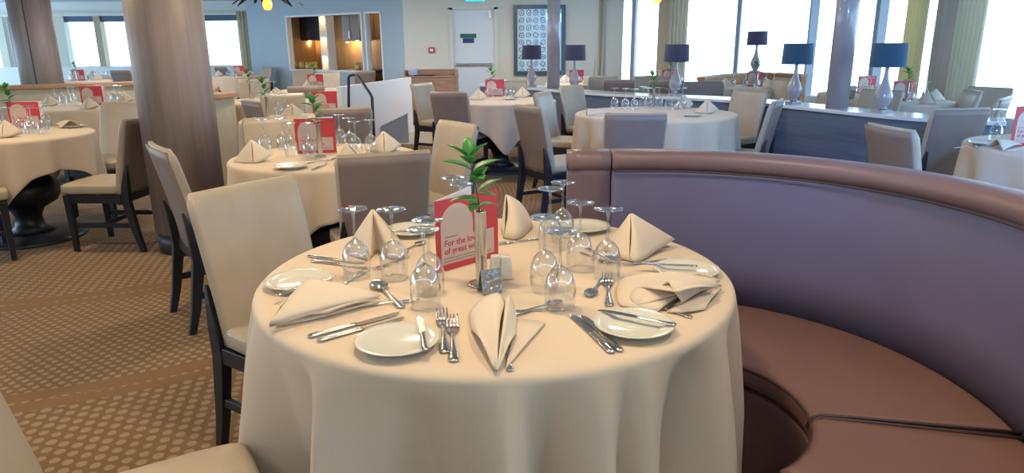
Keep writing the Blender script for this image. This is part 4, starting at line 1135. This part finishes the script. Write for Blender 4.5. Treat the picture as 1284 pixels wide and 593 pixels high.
FARC = [
 (at(756, 95, .9), (-.1, -1), 'tan chair beyond the counter, left of the far mullion'), (at(776, 99.5, .9), (.4, .9), 'cream chair back beyond the counter, near table by the corner'),
 (at(812, 95, .9), (.1, -1), 'grey chair by the tan pillar beyond the counter'), (at(836, 101, .9), (.2, .97), 'tan chair right below the menu beyond the counter'),
 (at(986, 98, .9), (-.9, -.3), 'pale chair beyond the counter left of the glare-tinted lamp'), (at(1062, 108, .9), (-.6, .8), 'white chair beyond the counter just right of leaning column'),
 (at(1108, 112, .9), (-.8, -.5), 'pale chair behind the nearest glare-tinted lamp'), (at(1222, 113, .9), (-.9, .2), 'white chair left of two under the right curtain'),
 (at(1243, 109, .9), (-.8, -.5), 'white chair right of two under the right curtain'), (at(1262, 122, .9), (-.7, .7), 'grey chair at the far right by the bright window'),
 (at(118, 82, .9), (.1, -1), 'cream chair by the left windows beyond partition'), (at(150, 88, .9), (0, 1), 'green-grey chair back by the left windows beside the big column'),
]
for p, f, lb in FARC: put_chair(p, f, lb, GC[9])
# armchair beyond the counter, curved wooden seat, blue armchair
def armchair(c, rz, m, label, w=.7):
    t = thing('armchair', label, 'armchair', (c[0], c[1], 0), rz)
    MB().box((0, 0, .25), (w - .2, .6, .30)).obj('seat', m, t, bevel=.04, seg=3)
    MB().box((0, -.30, .48), (w, .14, .76)).obj('backrest', m, t, bevel=.05, seg=3)
    for q in (-1, 1):
        MB().box((q * (w / 2 - .06), .03, .36), (.12, .56, .52)).obj('armrest', m, t, bevel=.04, seg=3)
        for y in (-.25, .25): MB().box((q * (w / 2 - .08), y, .05), (.04, .04, .10)).obj('leg', 'legs', t)
    return t
p = at(880, 108, .85); armchair((p.x + .15, p.y + .55), PI + .1, 'taupe', 'brown armchair back beyond the counter in front of the bright window', .8)
p = at(22, 92, .75); armchair((p.x - .2, p.y), 1.25, 'blue', 'dark blue armchair at the far left behind the partition', .75)
cw = thing('curved_bench', 'curved tan wooden bench back below the bright right window', 'bench', (0, 0, 0))
cpth = [at(878, 104, .8), at(905, 100, .8), at(940, 97.5, .8), at(975, 97.5, .8), at(1008, 100, .8)]
pth = [(q.x, q.y) for q in cpth]
ribbon(pth, .08, 0, .84, 'back', 'cap', cw); ribbon(pth, .12, .84, .88, 'cap', 'cap', cw, .005)
pth2 = [(x, y - .28) for x, y in pth]; ribbon(pth2, .42, .36, .46, 'seat', 'cream', cw, .02); ribbon(pth2, .34, 0, .36, 'seat_base', 'cap', cw)
lb_ = at(949, 97, .905)
pm = min(smooth([Vector(q) for q in pth], 30), key=lambda a: abs(a.x / a.y - ray(946, 90)[0] / ray(946, 90)[1]))
lamp_p((pm.x, pm.y, .88), .3, 'farthest plum-shaded lamp, standing on the curved wooden bench back', 'table lamps on the counter', 1.12)

# ------------------------------------------------------------------ pendants
def make_pendant():
    t = thing('pendant_lamp', None, 'lamp')
    MB().lathe([(0, 0), (.05, .01), (.075, .06), (.08, .13), (.06, .17), (.02, .18)], 20).obj('lamp_glass', 'amber', t, True)
    MB().tube([(0, 0, .18), (0, 0, .42)], .008, 6).obj('rod', 'petal', t)
    for k in range(7):
        a = 2 * PI * k / 7 + .2; rows = []
        for i in range(9):
            q = i / 8; r = .07 + .52 * q; z = .20 + .06 * math.sin(PI * q * .9) - .14 * q * q; w = .07 * math.sin(PI * min(1, q * .92 + .06)) + .004
            d = Vector((math.cos(a), math.sin(a), 0)); s = Vector((-d.y, d.x, 0)); c = d * r + Vector((0, 0, z)); rows.append([c - s * w, c + Vector((0, 0, .015)), c + s * w])
        MB().grid(rows).obj('petal', 'petal', t, True, thick=.006)
    return t
pend_p = Proto(make_pendant)
p = aty(336, 13, 11.5); pend_p((p.x, p.y, p.z), 0, 'black petal pendant lamp with amber glow, top left', 'petal pendant lamps', .9)
p = aty(824, 4, 11.0); pend_p((p.x, p.y, min(p.z, HC - .4)), .3, 'amber petal pendant lamp at top edge before right windows', 'petal pendant lamps', .9)

# ------------------------------------------------------------------ light
w = bpy.data.worlds.new('world'); bpy.context.scene.world = w; w.use_nodes = True; nt = w.node_tree; bg = nt.nodes['Background']
tc = nt.nodes.new('ShaderNodeTexCoord'); sx = nt.nodes.new('ShaderNodeSeparateXYZ'); rp2 = nt.nodes.new('ShaderNodeValToRGB')
nt.links.new(tc.outputs['Generated'], sx.inputs[0]); nt.links.new(sx.outputs[2], rp2.inputs[0])
e0, e1 = rp2.color_ramp.elements; e0.position = 0.0; e0.color = (.52, .76, 1.0, 1); e1.position = .5; e1.color = (.45, .70, 1.0, 1)
nt.links.new(rp2.outputs[0], bg.inputs[0]); bg.inputs[1].default_value = 5.0
for x, y, e_, cl in ((-.25, 1.7, 16.5, 0), (-1.6, -.5, 7, 0), (.4, -.7, 3, 0), (-2.3, 2.0, 26, 0), (-1.0, 4.2, 22, 0), (-3.4, 4.6, 22, 0), (-2.2, 7.2, 26, .4), (.2, 7.6, 16, .6), (1.2, 5.6, 8, 1), (-4.5, 9, 34, .7), (-2.8, 11.3, 40, .8), (.2, 11.0, 48, .8), (-6.5, 13, 40, .9), (.85, 1.2, 13, 0), (-7, 6, 24, .8)):  # unseen ceiling lamps; those behind the camera added to warm the cloth
    wc = (1, .76 + .2 * cl, .47 + .50 * cl)
    o = point((x, y, HC - .02), e_, wc, .22, 'AREA')
def spot(p, tgt, e, col, ang, r=.3, blend=.8):
    o = point(p, e, col, r, 'SPOT'); o.data.spot_size = math.radians(ang); o.data.spot_blend = blend
    o.rotation_euler = (Vector(tgt) - Vector(p)).to_track_quat('-Z', 'Y').to_euler(); return o
GLARE_FILL = (.12, .38, 1.0)
spot((1.6, .6, 2.3), (2.4, 6.2, .7), 900, GLARE_FILL, 75, .3)  # added lamp without a seen source, stands in for blue glare at right
sc = bpy.context.scene
sc.view_settings.view_transform = 'Standard'; sc.view_settings.look = 'None'; sc.view_settings.exposure = 0.14; sc.view_settings.gamma = 1.0
sc.view_settings.use_curve_mapping = False
